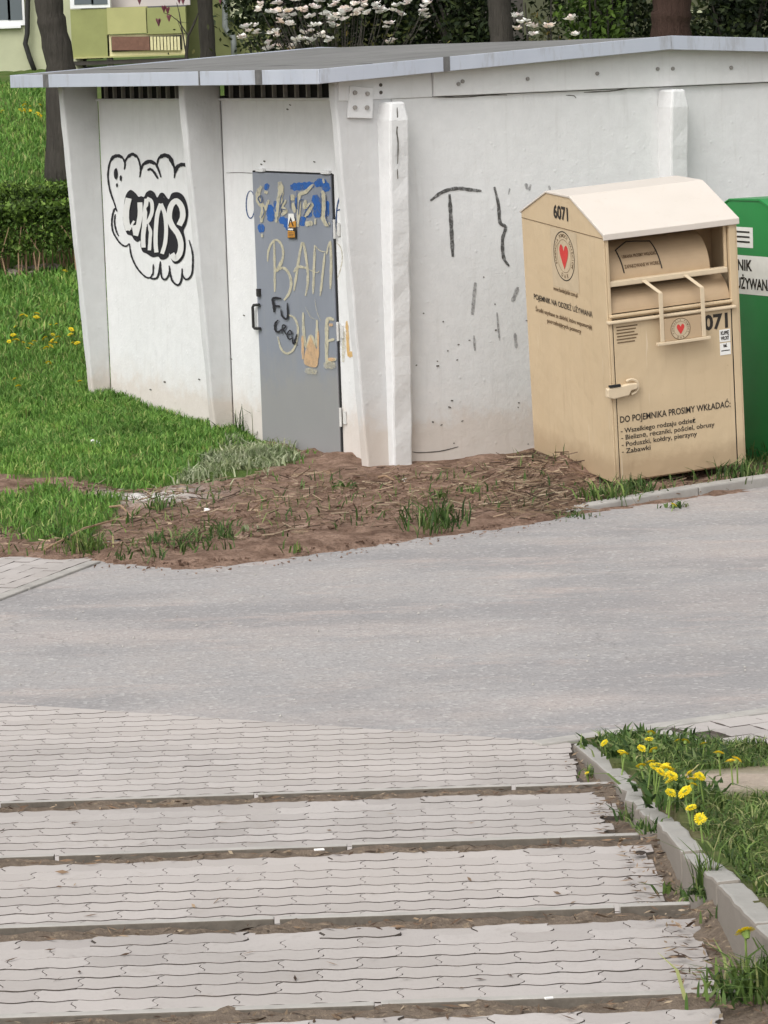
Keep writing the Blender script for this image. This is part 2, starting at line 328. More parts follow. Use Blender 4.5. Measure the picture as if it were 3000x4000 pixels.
# ------------------------------------------------------------------ terrain
def smooth(a, b, x): t = np.clip((x-a)/(b-a), 0, 1); return t*t*(3-2*t)
def vnoise(x, y, s, seed=0):
    r_ = np.random.default_rng(100+seed); T = r_.random((64, 64))
    u, v = x*s, y*s; i, j = np.floor(u).astype(int), np.floor(v).astype(int); fu, fv = u-i, v-j
    fu = fu*fu*(3-2*fu); fv = fv*fv*(3-2*fv)
    g = lambda a, b: T[a % 64, b % 64]
    return (g(i, j)*(1-fu)+g(i+1, j)*fu)*(1-fv)+(g(i, j+1)*(1-fu)+g(i+1, j+1)*fu)*fv-.5
ROADF = np.array([(-30, 24), (-6, 20.9), (-2.35, 20.06), (-1.8, 19.9), (-1.5, 19.66), (-1.25, 19.52), (-1.0, 19.55), (-.75, 19.70), (-.47, 19.87), (.15, 20.3), (.8, 20.72), (1.32, 21.27), (2.59, 22.2), (30, 37.5)])
ROADN = np.array([(-30, 30), (-1.85, 15.5), (.58, 14.28), (.657, 14.22), (1.70, 14.76), (30, 30.5)])
ROADN[0] = (-30, 15.5+28.15*.502)
STEPS = [(12.77, .15), (11.2, .32), (9.61, .49), (8.16, .65)]
def kerb_top(y): return np.interp(y, [6, 8.2, 8.7, 9.6, 10.5, 11.5, 12, 13, 14.2], [.98, .78, .72, .60, .46, .34, .27, .14, .03])
def kerb_x(y): return np.interp(y, [7, 8.5, 9.4, 10.3, 11.3, 12.9, 14.05], [.94, .933, .925, .908, .90, .858, .778])
def tread_z(y): return np.where(y > 12.77, 0, np.where(y > 11.2, .15, np.where(y > 9.61, .32, np.where(y > 8.16, .49, .65))))
HX = np.array([(24, .0), (25.5, .025), (27, .08), (31, .38), (36, .76), (42, 1.46), (50, 2.4), (58, 2.75), (70, 2.9), (400, 6)])
def ground_z(x, y):
    x = np.asarray(x, float); y = np.asarray(y, float)
    s = y-np.interp(x, ROADF[:, 0], ROADF[:, 1])               # >0 : far side of the road
    bank = np.interp(s, [-3, -.12, .0, .25, .8, 2, 4], [-.06, -.05, .004, .03, .045, .045, .04])
    hill = np.interp(y, HX[:, 0], HX[:, 1])
    rough = (vnoise(x, y, 1.3, 1)*.04+vnoise(x, y, 4.2, 2)*.035+vnoise(x, y, 11, 3)*.026+vnoise(x, y, 22, 4)*.016)
    s = s+.14*vnoise(x, y, 2.6, 12)+.10*vnoise(x, y, 8, 13)+.10*vnoise(x, y, 21, 14)+.06*vnoise(x, y, 38, 16)
    bank = np.interp(s, [-3, -.12, .0, .25, .8, 2, 4], [-.06, -.05, .004, .03, .035, .005, .0])
    far = bank+hill+rough*smooth(-.05, .35, s)+.02*smooth(-.2, .1, s)*vnoise(x, y, 6, 7)
    p = (1.262, 22.72)                                          # mound of soil against the bin's side
    far = far+(.15+.10*vnoise(x, y, 9, 15))*np.exp(-(((x-p[0])/.19)**2+((y-p[1])/.27)**2))+.09*np.exp(-(((x-1.05)/.3)**2+((y-23.35)/.35)**2))
    t = np.interp(x, ROADN[:, 0], ROADN[:, 1])-y               # >0 : near side of the road
    stair = tread_z(y-.0)-.14
    bed = np.interp(y, [6, 8.2, 9.6, 11.2, 12.7, 13.9, 14.4], [.93, .74, .57, .38, .2, .055, .0])
    bed = bed+(vnoise(x, y, 3, 5)*.04+vnoise(x, y, 9, 6)*.02)*smooth(.1, .5, t)
    path = np.clip(-.03+0*x, None, .0)
    bb = np.interp(x, [1.15, 1.35, 3], [14.3, 13.85, 12.3])    # edge between bed and side path
    right = np.where(y > bb, np.minimum(bed, -.02), bed)
    near = np.where(x < kerb_x(y)+.05, stair, right)
    near = np.where(t > .02, near, -.06)
    return np.where(t > 0, near, far)
def gzf(x, y): return float(ground_z(np.array([x]), np.array([y]))[0])
def on_ground(px, py, dz=0.0):
    """point where the sight line of a photo pixel meets the terrain (dz above it)"""
    d = ray(px, py).normalized(); t0 = 4.0; prev = None
    for i in range(4000):
        t = t0+i*.04; P = O3+d*t; h = P.z-dz-gzf(P.x, P.y)
        if h < 0:
            if prev: a = prev[1]/(prev[1]-h); P = O3+d*(prev[0]+(t-prev[0])*a)
            return Vector((P.x, P.y, gzf(P.x, P.y)))
        prev = (t, h)
    return O3+d*60
def poly_world(pts, z=0.0): return np.array([tuple(gz(x, y, z))[:2] for x, y in pts])
def inpoly(px, py, poly):
    c = np.zeros(px.shape, bool); n = len(poly)
    for i in range(n):
        (x0, y0), (x1, y1) = poly[i], poly[(i+1) % n]
        c ^= ((y0 > py) != (y1 > py)) & (px < (x1-x0)*(py-y0)/(y1-y0+1e-12)+x0)
    return c
P_GRASS = [poly_world(q, .06) for q in (
    [(-900, 1640), (430, 1560), (870, 1640), (1030, 1720), (1190, 1762), (1080, 1800), (980, 1840), (820, 1850), (650, 1862), (480, 1885), (300, 1842), (150, 1835), (0, 1828), (-900, 1830)],
    [(-900, 1900), (60, 1905), (200, 1870), (480, 1930), (430, 1990), (380, 2040), (330, 2085), (120, 2095), (0, 2020), (-900, 2050)])]
P_SPARSE = [poly_world(q, .04) for q in (
    [(200, 2080), (380, 2100), (420, 2180), (260, 2185)], [(430, 2120), (900, 2050), (930, 2130), (640, 2210), (450, 2200)], [(1600, 2010), (1790, 2000), (1800, 2090), (1640, 2110)],
    [(2280, 1930), (2560, 1890), (2560, 1945), (2300, 1985)], [(2840, 1835), (3100, 1780), (3100, 1870), (2850, 1890)])]
P_DUSTY = [poly_world(q, .06) for q in ([(700, 1850), (900, 1700), (1190, 1762), (1090, 1830), (980, 1850), (800, 1890), (560, 1900)],)]
xs = np.unique(np.round(np.concatenate([np.array([-400, -200, -100, -60, -40, -25, -16, -12, -9, -7.5]), np.arange(-6.4, 4.0, .045), np.array([4.3, 5, 6, 7.5, 10, 14, 20, 30, 50, 80, 150, 300, 400])]), 4))
ys = np.unique(np.round(np.concatenate([np.array([-300, -100, -40, -15, -5, 0, 3, 5]), np.arange(6, 7.4, .2), np.arange(7.4, 15.0, .06), np.arange(15, 19.2, .3), np.arange(19.2, 25.4, .04), np.arange(25.4, 29, .1), np.arange(29, 60, .4), np.array([62, 66, 72, 80, 95, 120, 170, 250, 400])]), 4))
X, Y = np.meshgrid(xs, ys); Zg = ground_z(X, Y)
nx, ny = len(xs), len(ys)
me = bpy.data.meshes.new('ground'); me.vertices.add(nx*ny); me.vertices.foreach_set('co', np.stack([X, Y, Zg], -1).reshape(-1).astype(np.float32))
I = np.arange(nx*ny).reshape(ny, nx); Q = np.stack([I[:-1, :-1], I[:-1, 1:], I[1:, 1:], I[1:, :-1]], -1).reshape(-1, 4)
me.loops.add(Q.size); me.loops.foreach_set('vertex_index', Q.reshape(-1).astype(np.int32)); me.polygons.add(len(Q))
me.polygons.foreach_set('loop_start', (np.arange(len(Q))*4).astype(np.int32)); me.polygons.foreach_set('loop_total', np.full(len(Q), 4, np.int32)); me.update(calc_edges=True)
xf, yf = X.reshape(-1), Y.reshape(-1)
gmask = np.zeros(nx*ny); 
for q in P_GRASS: gmask = np.maximum(gmask, inpoly(xf, yf, q)*1.)
gmask = np.maximum(gmask, ((yf > 25.6) & (xf < 0))*1.); gmask = np.maximum(gmask, (yf > 29.5)*1.)
near_bed = (xf > kerb_x(yf)+.05) & (yf < 14.3); gmask = np.where(near_bed, .8, gmask)
gmask = np.clip(gmask+vnoise(xf, yf, 5, 9)*.6*(gmask > 0), 0, 1)
ps = gz(2890, 3085, .22); sand = np.exp(-(((xf-ps[0]-.03)/.34)**4+((yf-ps[1])/.5)**4))
gmask = gmask*(1-sand)
pc = gz(590, 1915, .04); chalk = np.exp(-(((xf-pc[0])/.34)**2+((yf-pc[1])/.4)**2))*1.3
for nm, val in (('grass', gmask), ('sand', sand), ('chalk', chalk)):
    at_ = me.attributes.new(nm, 'FLOAT', 'POINT'); at_.data.foreach_set('value', np.clip(val, 0, 1).astype(np.float32))
go = link('ground', me, M['ground'], smooth=True); tag(go, kind='structure')
# road sheet
rp = [(-30, ROADN[0][1])]+[tuple(p) for p in ROADN[1:-1]]+[(30, 30.5), (30, 38), (3, 23.2), (1.4, 21.9), (.5, 21.3), (-1, 20.6), (-3, 21.2), (-30, 26)]
mb = MB(); mb.add([(x, y, .0) for x, y in rp], [tuple(range(len(rp)))]); tag(mb.build('road', M['asphalt']), kind='structure')

# ------------------------------------------------------------------ pavers
PL, PW = .222, .111
def clip_poly(p, a, b):
    out = []; d = (b[0]-a[0], b[1]-a[1]); sgn = lambda q: d[0]*(q[1]-a[1])-d[1]*(q[0]-a[0])
    for i in range(len(p)):
        c, n_ = p[i], p[(i+1) % len(p)]; s0, s1 = sgn(c), sgn(n_)
        if s0 <= 0: out.append(c)
        if (s0 <= 0) != (s1 <= 0): t = s0/(s0-s1); out.append((c[0]+(n_[0]-c[0])*t, c[1]+(n_[1]-c[1])*t))
    return out
def offset_in(poly, d):
    n = len(poly); out = []
    area = sum(poly[i][0]*poly[(i+1) % n][1]-poly[(i+1) % n][0]*poly[i][1] for i in range(n)); sg = 1 if area > 0 else -1
    for i in range(n):
        p0, p1, p2 = Vector(poly[i-1]), Vector(poly[i]), Vector(poly[(i+1) % n])
        e1 = (p1-p0); e2 = (p2-p1)
        if e1.length < 1e-6 or e2.length < 1e-6: out.append(tuple(p1)); continue
        n1 = Vector((-e1.y, e1.x)).normalized()*sg; n2 = Vector((-e2.y, e2.x)).normalized()*sg
        b = (n1+n2); b = b.normalized() if b.length > 1e-6 else n1
        out.append(tuple(p1+b*d/max(.5, b.dot(n1))))
    return out
def paver_prism(mb, poly, z, tilt, gap=.0028, cham=.0035, deep=.02):
    n = len(poly); xs_ = [p[0] for p in poly]; ys_ = [p[1] for p in poly]; mx, my = (max(xs_)+min(xs_))/2, (max(ys_)+min(ys_))/2; wx, wy = max(xs_)-min(xs_), max(ys_)-min(ys_)
    shr = lambda a, b: [(mx+(p[0]-mx)*(1-2*a/wx), my+(p[1]-my)*(1-2*b/wy)) for p in poly]
    p1 = shr(gap*.5, gap*2.6); p2 = shr(gap*.5+cham*.3, gap*2.6+cham*.4); cx, cy = mx, my
    zz = lambda p: z+tilt[2]+(p[0]-cx)*tilt[0]+(p[1]-cy)*tilt[1]
    vs = [(p[0], p[1], zz(p)) for p in p2]+[(p[0], p[1], zz(p)-.0009) for p in p1]+[(p[0], p[1], z-deep) for p in p1]
    fs = [tuple(range(n))]+[(i, (i+1) % n, n+(i+1) % n, n+i) for i in range(n)]+[(n+i, n+(i+1) % n, 2*n+(i+1) % n, 2*n+i) for i in range(n)]
    mb.add(vs, fs); mb.mi += [0]*(n+1)+[1]*n
def wavy(x0, y0):
    A = .0078; w_ = lambda x: A*math.cos(2*math.pi*x/(PL/2))
    e = lambda t: .013*math.sin(2*math.pi*t)+.016*(t-.5)
    bt = [(x0+PL*i/12, y0+w_(x0+PL*i/12)) for i in range(13)]
    rt = [(x0+PL+e(t), y0+PW*t+w_(x0+PL)*(1) ) for t in (.17, .33, .5, .67, .83)]
    tp = [(x0+PL*i/12, y0+PW+w_(x0+PL*i/12)) for i in range(12, -1, -1)]
    lf = [(x0+e(t), y0+PW*t+w_(x0)) for t in (.83, .67, .5, .33, .17)]
    bt[0] = (x0+e(0), bt[0][1]); bt[-1] = (x0+PL+e(0), bt[-1][1]); tp[0] = (x0+PL+e(1), tp[0][1]); tp[-1] = (x0+e(1), tp[-1][1])
    return bt+rt+tp+lf
def tread(ylo, yhi, z, name, xmax=.84, cut=None, xmin=-2.9, sag=0):
    mb = MB(); r_ = random.Random(int(ylo*100)); row = 0; y = yhi
    ph = r_.random()*PL
    while y-PW > ylo-.001:
        y -= PW; x = -4.5+ph+(PL/2 if row % 2 else 0); row += 1
        x = math.floor(x/(PL/2))*(PL/2)
        while x < xmax:
            if x > xmin:
                lim = xmax-r_.random()*.05
                p = wavy(x, y)
                if x+PL > lim: p = clip_poly(p, (lim, y+1), (lim, y-1)) if x < lim-.06 else []
                if cut and p: p = clip_poly(p, *cut)
                if len(p) > 5 and max(q[1] for q in p)-min(q[1] for q in p) > .03:
                    s_ = sag*math.exp(-(yhi-y-PW)/.12)
                    paver_prism(mb, p, z, (r_.gauss(0, .002), r_.gauss(0, .0015), r_.gauss(0, .0004)-s_+(r_.gauss(0, .002) if sag and yhi-y < PW*1.3 else 0)))
            x += PL
    return mb
stairs = empty('stairs', (0, 0, 0)); tag(stairs, kind='structure')
cutl = ((-1.85, 15.5), (.58, 14.27))
pavement = empty('pavement', (0, 0, 0)); tag(pavement, kind='structure')
# cut keeps the near side of the road's edge line
tread(12.735, 12.735+PW*26, .012, 'paving', .795, (cutl[0], cutl[1]), -2.9).build('paving', [M['paver'], M['joint_sand']], pavement)
mb = MB(); ycut = lambda x: 15.5-(x+1.85)*.502
mb.add([(-4.5, 12.6, .0015), (.86, 12.6, .0015), (.86, ycut(.86)+.1, .0015), (.6, 14.26, .0015), (-4.5, ycut(-4.5), .0015)], [(0, 1, 2, 3, 4)]); mb.build('bedding_sand', M['joint_sand'], pavement)
for i, (e, z) in enumerate(STEPS):
    lo = STEPS[i+1][0] if i < 3 else 6.4
    tread(lo-.02, e-.132, z, 'paving', (.852, .885, .898, .80)[i], sag=.006).build('paving', [M['paver'], M['joint_sand']], stairs)
    mb = MB()                                                   # sunken dirt strip and joints
    gx = np.arange(-3, .97, .045); gy = np.concatenate([np.arange(lo-.02, e-.2, .06), np.arange(e-.2, e-.02, .02)])
    GX, GY = np.meshgrid(gx, gy); GZ = z-.010+np.where(GY > e-.145, -.002+.026*(vnoise(GX, GY, 9, 20+i)+.9*vnoise(GX, GY, 30, 30+i)), -.004)
    GZ = GZ+.04*smooth(.84, .93, GX)+.03*smooth(.74, .86, GX)*vnoise(GX, GY, 14, 41)
    vs = np.stack([GX, GY, GZ], -1).reshape(-1, 3).tolist(); W_ = len(gx)
    mb.add(vs, [(r_*W_+c_, r_*W_+c_+1, (r_+1)*W_+c_+1, (r_+1)*W_+c_) for r_ in range(len(gy)-1) for c_ in range(W_-1)]); mb.build('bedding_dirt', M['gutter_dirt'], stairs, smooth=True)
    mb = MB(); x = -3.0-.37*i                                    # upright edging slabs forming the riser
    offs = [(.06, -.30), (.25, .12), (.1, .30), (-.25, .05)][i]
    x = {0: -1.53-1.02, 1: -1.15-1.02, 2: -1.35-1.02, 3: -1.05-1.02}[i]
    while x < .84:
        x1 = min(x+1.0, .87); dz = random.uniform(-.004, .004); k = random.uniform(-.003, .003)
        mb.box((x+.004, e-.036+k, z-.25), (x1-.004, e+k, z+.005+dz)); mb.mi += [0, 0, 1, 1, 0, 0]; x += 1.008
    mb.build('edging', [M['concrete_light'], M['edging_dirt_shade']], stairs, bevel=.004)
# side strip of soil right of the top landing
mb = MB(); gx = np.arange(.66, .96, .03); gy = np.arange(12.72, 14.3, .04); GX, GY = np.meshgrid(gx, gy)
GZ = -.002+.05*smooth(.76, .86, GX)*smooth(14.25, 13.6, GY)+.03*vnoise(GX, GY, 12, 44)*smooth(.72, .8, GX)
W_ = len(gx); mb.add(np.stack([GX, GY, GZ], -1).reshape(-1, 3).tolist(), [(r_*W_+c_, r_*W_+c_+1, (r_+1)*W_+c_+1, (r_+1)*W_+c_) for r_ in range(len(gy)-1) for c_ in range(W_-1)])
mb.build('bedding_dirt', M['gutter_dirt'], pavement, smooth=True)
# concrete edging and block paving of the path on the right
path = empty('path', (0, 0, 0)); tag(path, kind='structure')
ra = Vector((.657, 14.22, 0)); rb = Vector((1.702, 14.742, 0)); rd = (rb-ra).normalized(); rn = Vector((rd.y, -rd.x, 0))
mb = MB(); t = -.06
while t < 4:
    q = [ra+rd*(t+.003), ra+rd*(t+.997), ra+rd*(t+.997)+rn*.09, ra+rd*(t+.003)+rn*.09]
    mb.hexa([(p.x, p.y, -.15) for p in q], [(p.x, p.y, .022) for p in q]); t += 1.0
mb.build('edging', M['concrete_light'], path, bevel=.006)
mb = MB(); e2a = Vector(gz(2560, 2860, .02)); e2b = Vector(gz(2990, 2985, .02)); ed = (e2b-e2a).normalized(); en = Vector((-ed.y, ed.x, 0))
mb.hexa(*[[(p.x, p.y, z) for p in (e2a, e2a+ed*3, e2a+ed*3+en*.07, e2a+en*.07)] for z in (-.15, .024)]); mb.build('edging', M['concrete_light'], path, bevel=.006)
mb = MB()                                                       # I-shaped blocks
for i in range(-2, 26):
    for j in range(0, 22):
        c = ra+rn*.095+rd*(i*.2+(.1 if j % 2 else 0)+.1)+rn*(j*.165+.0825)
        if (c-e2a).dot(en) < .16 or i < 0: continue
        sh = [(-.1, -.0825), (.1, -.0825), (.1, -.05), (.095, -.025), (.095, .025), (.1, .05), (.1, .0825), (-.1, .0825), (-.1, .05), (-.095, .025), (-.095, -.025), (-.1, -.05)]
        p = [((c+rd*a+rn*b).x, (c+rd*a+rn*b).y) for a, b in sh]
        paver_prism(mb, p, .018, (random.gauss(0, .004), random.gauss(0, .004), random.gauss(0, .0015)), gap=.0028)
mb.build('paving', [M['paver'], M['joint_sand']], path)
mb = MB(); q = [ra+rn*.09, ra+rn*.09+rd*5, e2a+ed*3, e2a+en*.03]
mb.add([(p.x, p.y, .004) for p in q], [(0, 1, 2, 3)]); mb.build('bedding_sand', M['joint_sand'], path)
# paved corner far left, with its edging
side = empty('side_path', (0, 0, 0)); tag(side, kind='structure')
A = Vector(gz(395, 2192, .01)); B = Vector(gz(-10, 2345, .01)); sdv = (B-A).normalized(); sn = Vector((sdv.y, -sdv.x, 0))
if sn.x > 0: sn = -sn
mb = MB(); t = 0
while t < 3: 
    q = [A+sdv*(t+.003), A+sdv*(t+.99), A+sdv*(t+.99)+sn*.08, A+sdv*(t+.003)+sn*.08]; mb.hexa([(p.x, p.y, -.1) for p in q], [(p.x, p.y, .014) for p in q]); t += 1
mb.build('edging', M['concrete_edge'], side, bevel=.006)
mb = MB()
for i in range(-1, 12):
    for j in range(0, 14):
        c = A+sdv*(i*.2+(.1 if j % 2 else 0)+.1)+sn*(j*.112+.14)
        p = [((c+sdv*a_+sn*b_).x, (c+sdv*a_+sn*b_).y) for a_, b_ in ((-.1, -.056), (0, -.05), (.1, -.056), (.105, 0), (.1, .056), (0, .062), (-.1, .056), (-.095, 0))]
        paver_prism(mb, p, .012, (random.gauss(0, .004), random.gauss(0, .004), random.gauss(0, .001)), gap=.0016, cham=.002)
mb.build('paving', [M['paver'], M['joint_sand']], side)
# kerb between road and soil, sinking away to the left
kerb = empty('kerb', (0, 0, 0)); tag(kerb, kind='structure')
ka, kb_ = Vector((1.28, 21.27, 0)), Vector((2.592, 22.214, 0)); kd = (kb_-ka).normalized(); kn = Vector((-kd.y, kd.x, 0))
for i, (t0, t1, z0, z1) in enumerate([(-.62, .0, -.03, .028), (.006, 1.0, .04, .066), (1.006, 2.0, .066, .07), (2.006, 3.0, .07, .07), (3.006, 4, .07, .07)]):
    q = [ka+kd*t0, ka+kd*t1, ka+kd*t1+kn*.1, ka+kd*t0+kn*.1]; zz = [z0, z1, z1+.004, z0+.004]
    MB().hexa([(p.x, p.y, -.2) for p in q], [(p.x, p.y, z) for p, z in zip(q, zz)]).build('kerb_slab', M['concrete_edge'], kerb, bevel=.012)
# edge stones beside the steps : each one a thing
EDGE = [((2238, 2903), (2384, 3031), .035, .14, 'first sloping concrete edge stone, lowest one, at the road end of the steps'),
        ((2387, 3036), (2490, 3160), .17, .275, 'worn edge stone with a wavy broken side beside the second step'),
        ((2492, 3166), (2566, 3212), .285, .33, 'short tilted edge stone, squeezed between two longer ones beside the dandelion clump'),
        ((2567, 3211), (2662, 3323), .385, .465, 'long edge stone above the dark weed gap, middle of the row beside the steps'),
        ((2660, 3332), (2798, 3443), .48, .60, 'edge stone partly hidden behind the tall grass tuft'),
        ((2800, 3450), (2945, 3602), .615, .73, 'edge stone just above the large single dandelion'),
        ((2948, 3611), (3110, 3770), .745, .86, 'nearest edge stone, cut by the right picture border')]
for (p0, p1, z0, z1, lab) in EDGE:
    a0, a1 = Vector(gz(*p0, z0)), Vector(gz(*p1, z1)); wv = Vector((.078, .010, 0)); base = Vector(((a0.x+a1.x)/2, (a0.y+a1.y)/2, z0-.25))
    d = (a0-a1).normalized()*.003; a0 -= d; a1 += d
    mb = MB(); q = [a1, a1+wv, a0+wv, a0]
    n_ = 8; vs = []; fs = []
    for i in range(n_+1):
        t = i/n_; c = a1.lerp(a0, t); j = lambda s_: Vector((random.uniform(-s_, s_), 0, random.uniform(-s_, s_)))
        rag = .004 if 'wavy' not in lab else .012
        for p in (c+j(rag), c+wv+j(rag), c+wv-Vector((0, 0, .25)), c-Vector((0, 0, .25))): vs.append(p-base)
    for i in range(n_):
        for k in range(4): fs.append((i*4+k, i*4+(k+1) % 4, (i+1)*4+(k+1) % 4, (i+1)*4+k))
    fs += [(3, 2, 1, 0), tuple(n_*4+k for k in range(4))]
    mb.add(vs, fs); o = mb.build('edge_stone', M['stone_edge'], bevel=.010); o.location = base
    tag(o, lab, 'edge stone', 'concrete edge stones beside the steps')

# ------------------------------------------------------------------ the low utility building
CO = Vector((.0363, 24.0458, 0)); HU = Vector((math.cos(PHI), math.sin(PHI), 0)); HV = Vector((-math.sin(PHI), math.cos(PHI), 0))
hut = empty('utility_building', CO, PHI)
tag(hut, 'low white concrete building with graffiti, a grey steel door and flat gabled roof', 'building')
LA, LB, RID, ZT = 4.787, 2.474, 2.46, 2.645
def hl(px, py, x=None, y=None):
    """pixel -> building coordinates, on the plane x=const or y=const"""
    P = hit(px, py, CO+HU*x, HU) if x is not None else hit(px, py, CO+HV*y, HV)
    q = P-CO; return Vector((q.dot(HU), q.dot(HV), q.z))
D0, D1 = 1.962, .696
def quadgrid(mb, o, du, dv, nu, nv):
    pass
# left wall : door opening between D1 and D0
mb = MB(); T = .14
mb.box((0, .092, -.3), (T, D1-.012, ZT)); mb.box((0, D0+.012, -.3), (T, LB-.001, ZT)); mb.box((0, D1-.012, 2.106), (T, D0+.012, ZT)); mb.build('wall_panel', M['plaster'], hut)
MB().box((0, LB+.093, -.3), (T, LA-.001, ZT)).build('wall_panel', M['plaster'], hut)
MB().box((T+.001, .0, -.3), (2.43, T, 2.642)).build('wall_panel', M['plaster'], hut)
MB().box((2.432, .004, -.3), (5.0, T, 2.642)).build('wall_panel', M['plaster'], hut)
MB().box((4.86, T+.002, -.3), (5.0, LA, 2.64)).build('wall_panel', M['plaster'], hut)
MB().box((T+.002, LA-.05, -.3), (4.858, LA+.09, 2.64)).build('wall_panel', M['plaster'], hut)
# tapered frame posts standing out from the left wall
for y0, dy in ((LA, .09), (LB, .092), (-.002, .093)):
    mb = MB(); n_ = 18; vs = []; fs = []
    for i in range(n_+1):
        z = -.25+i*(2.80+.25)/n_; xo = -np.interp(z, [0, 2.62, 2.9], [.165, .322, .327]); jt = lambda: random.uniform(-.005, .005)
        xi = .0 if y0 > 0 else T
        vs += [(xo+jt(), y0, z), (xi, y0, z), (xi, y0+dy, z), (xo+jt(), y0+dy, z)]
    for i in range(n_):
        for k in range(4): fs.append((i*4+k, i*4+(k+1) % 4, (i+1)*4+(k+1) % 4, (i+1)*4+k))
    fs += [(3, 2, 1, 0), tuple(n_*4+k for k in range(4))]
    mb.add(vs, fs).build('frame_post', M['post_plaster_shaded'], hut, bevel=.014)
# pilasters on the right wall
for x0 in (.012, 2.43):
    mb = MB(); n_ = 22; vs = []; fs = []
    for i in range(n_+1):
        z = -.25+i*(2.625+.25)/n_; j = lambda: random.uniform(-.006, .006)
        k = .02 if i == n_ else 0
        p_ = -np.interp(z, [0, 2.6], [.075, .19]); vs += [(x0+k, p_+j()+k, z), (x0+.158+j()-k, p_+j()+k, z), (x0+.158-k, .02, z), (x0+k, .02, z)]
    for i in range(n_):
        for k in range(4): fs.append((i*4+k, i*4+(k+1) % 4, (i+1)*4+(k+1) % 4, (i+1)*4+k))
    fs += [(3, 2, 1, 0), tuple(n_*4+k for k in range(4))]
    mb.add(vs, fs).build('pilaster', M['plaster_edge'], hut, bevel=.016)
# edge beams under the gable
def roofz(x): return 2.872+(3.02-2.872)*(1-abs(x-RID)/(RID+.53))
def beam(x0, x1, y0, zb0):
    pts = [(x0, zb0)]+[(x1, zb0)]+[(x1, roofz(x1)-.07)]+([(RID, roofz(RID)-.07)] if x0 < RID < x1 else [])+[(x0, roofz(x0)-.07)]
    return MB().prism(pts, 1, y0, T)
beam(-.32+.02, .47, -.012, 2.644).build('edge_beam', M['plaster'], hut, bevel=.006)
beam(.474, 5.0, -.034, 2.648).build('edge_beam', M['plaster'], hut, bevel=.006)
for px, py in ((1790, 328), (1806, 318), (2060, 308), (2332, 287), (2568, 269), (2627, 268), (2855, 264)):
    p = hl(px, py, y=-.036); MB().tube([(p.x, -.032, p.z), (p.x, -.048, p.z)], .014, 8).build('bolt', M['slat_grey'], hut)
for px, py in ((1487, 332), (1488, 361)):
    p = hl(px, py, y=-.014); MB().tube([(p.x, -.006, p.z), (p.x, -.018, p.z)], .013, 8).build('bolt', M['crack'], hut)
# bracket plate over the corner post
q = [hl(px, py, y=-.02) for px, py in ((1358, 460), (1453, 463), (1457, 342), (1366, 336))]
mb = MB(); mb.hexa([(p.x, -.03, p.z) for p in q], [(p.x, -.004, p.z) for p in q]); pl = mb.build('bracket_plate', M['plaster'], hut, bevel=.004)
for px, py in ((1385, 362), (1434, 366), (1385, 420), (1432, 420)):
    p = hl(px, py, y=-.03); MB().tube([(p.x, -.028, p.z), (p.x, -.046, p.z)], .016, 8).build('bolt', M['concrete_edge'], pl)
# ventilation grilles below the eave
for y0, y1 in ((.10, LB-.004), (LB+.096, LA-.004)):
    g = MB().box((.03, y0, ZT-.02), (.045, y1, 2.90)).build('vent_grille', M['dark_void'], hut)
    n_ = 13
    for i in range(1, n_): yy = y0+(y1-y0)*i/n_; MB().box((-.018, yy-.009, ZT+.014), (.012, yy+.009, 2.86)).build('grille_bar', M['slat_grey'], g)
    MB().box((-.03, y0, ZT-.004), (.028, y1, ZT+.014)).build('sill', M['plaster_edge'], g, bevel=.005)
# door
door = MB().box((-.012, D1, -.1), (.03, D0, 2.092)).build('door', M['door_paint'], hut, bevel=.004)
mb = MB(); mb.box((-.004, D1-.034, -.1), (.05, D1-.006, 2.10)); mb.box((-.004, D0+.004, -.1), (.05, D0+.011, 2.10)); mb.box((-.004, D1-.006, 2.096), (.05, D0+.004, 2.105)); mb.build('door_gap', M['dark_void'], door)
for py in (895, 1295, 1630):
    p = hl({895: 1312, 1295: 1325, 1630: 1336}[py], py, x=-.02)
    MB().tube([(-.026, p.y+.012, p.z-.07), (-.026, p.y+.012, p.z+.07)], .010, 8).box((-.012, p.y-.04, p.z-.05), (-.003, p.y, p.z+.045)).build('hinge', M['white_hinge'], door)
for px in (1000, 1255):
    p = hl(px+20, 670, x=-.01); MB().box((-.03, p.y-.06, 2.098), (-.002, p.y+.06, 2.125)).build('clip', M['plaster_edge'], door, bevel=.004)
q = [hl(px, py, x=-.03) for px, py in ((1016, 1283), (995, 1283), (990, 1278), (987, 1200), (991, 1192), (1012, 1190))]
MB().tube(q, .012, 6).build('handle', M['black_iron'], door)
p = hl(1012, 1143, x=-.02); MB().box((-.035, p.y-.02, p.z-.03), (-.008, p.y+.02, p.z+.03)).build('lock_bolt', M['black_iron'], door)
# roof : slab, felt on top, metal fascia
EX, EY0, EY1 = .53, -.155, 5.385
mb = MB(); prof = [(-EX, roofz(-EX)-.098), (RID, roofz(RID)-.094), (2*RID+EX, roofz(-EX)-.098), (2*RID+EX, roofz(-EX)-.004), (RID, roofz(RID)-.004), (-EX, roofz(-EX)-.004)]
roof = mb.prism(prof, 1, EY0+.004, EY1-.004).build('roof', M['concrete_edge'], hut)
mb = MB(); nu, nv = 60, 40; vs = []
for j in range(nv+1):
    for i in range(nu+1):
        x = -EX+.004+(2*RID+2*EX-.008)*i/nu; y = EY0+.006+(EY1-EY0-.012)*j/nv
        vs.append((x, y, roofz(x)-.001+.006*float(vnoise(np.array(x), np.array(y), 2.0, 50))))
mb.add(vs, [(j*(nu+1)+i, j*(nu+1)+i+1, (j+1)*(nu+1)+i+1, (j+1)*(nu+1)+i) for j in range(nv) for i in range(nu)]); mb.build('roof_felt', M['roof_felt'], roof, smooth=True)
fa = MB()
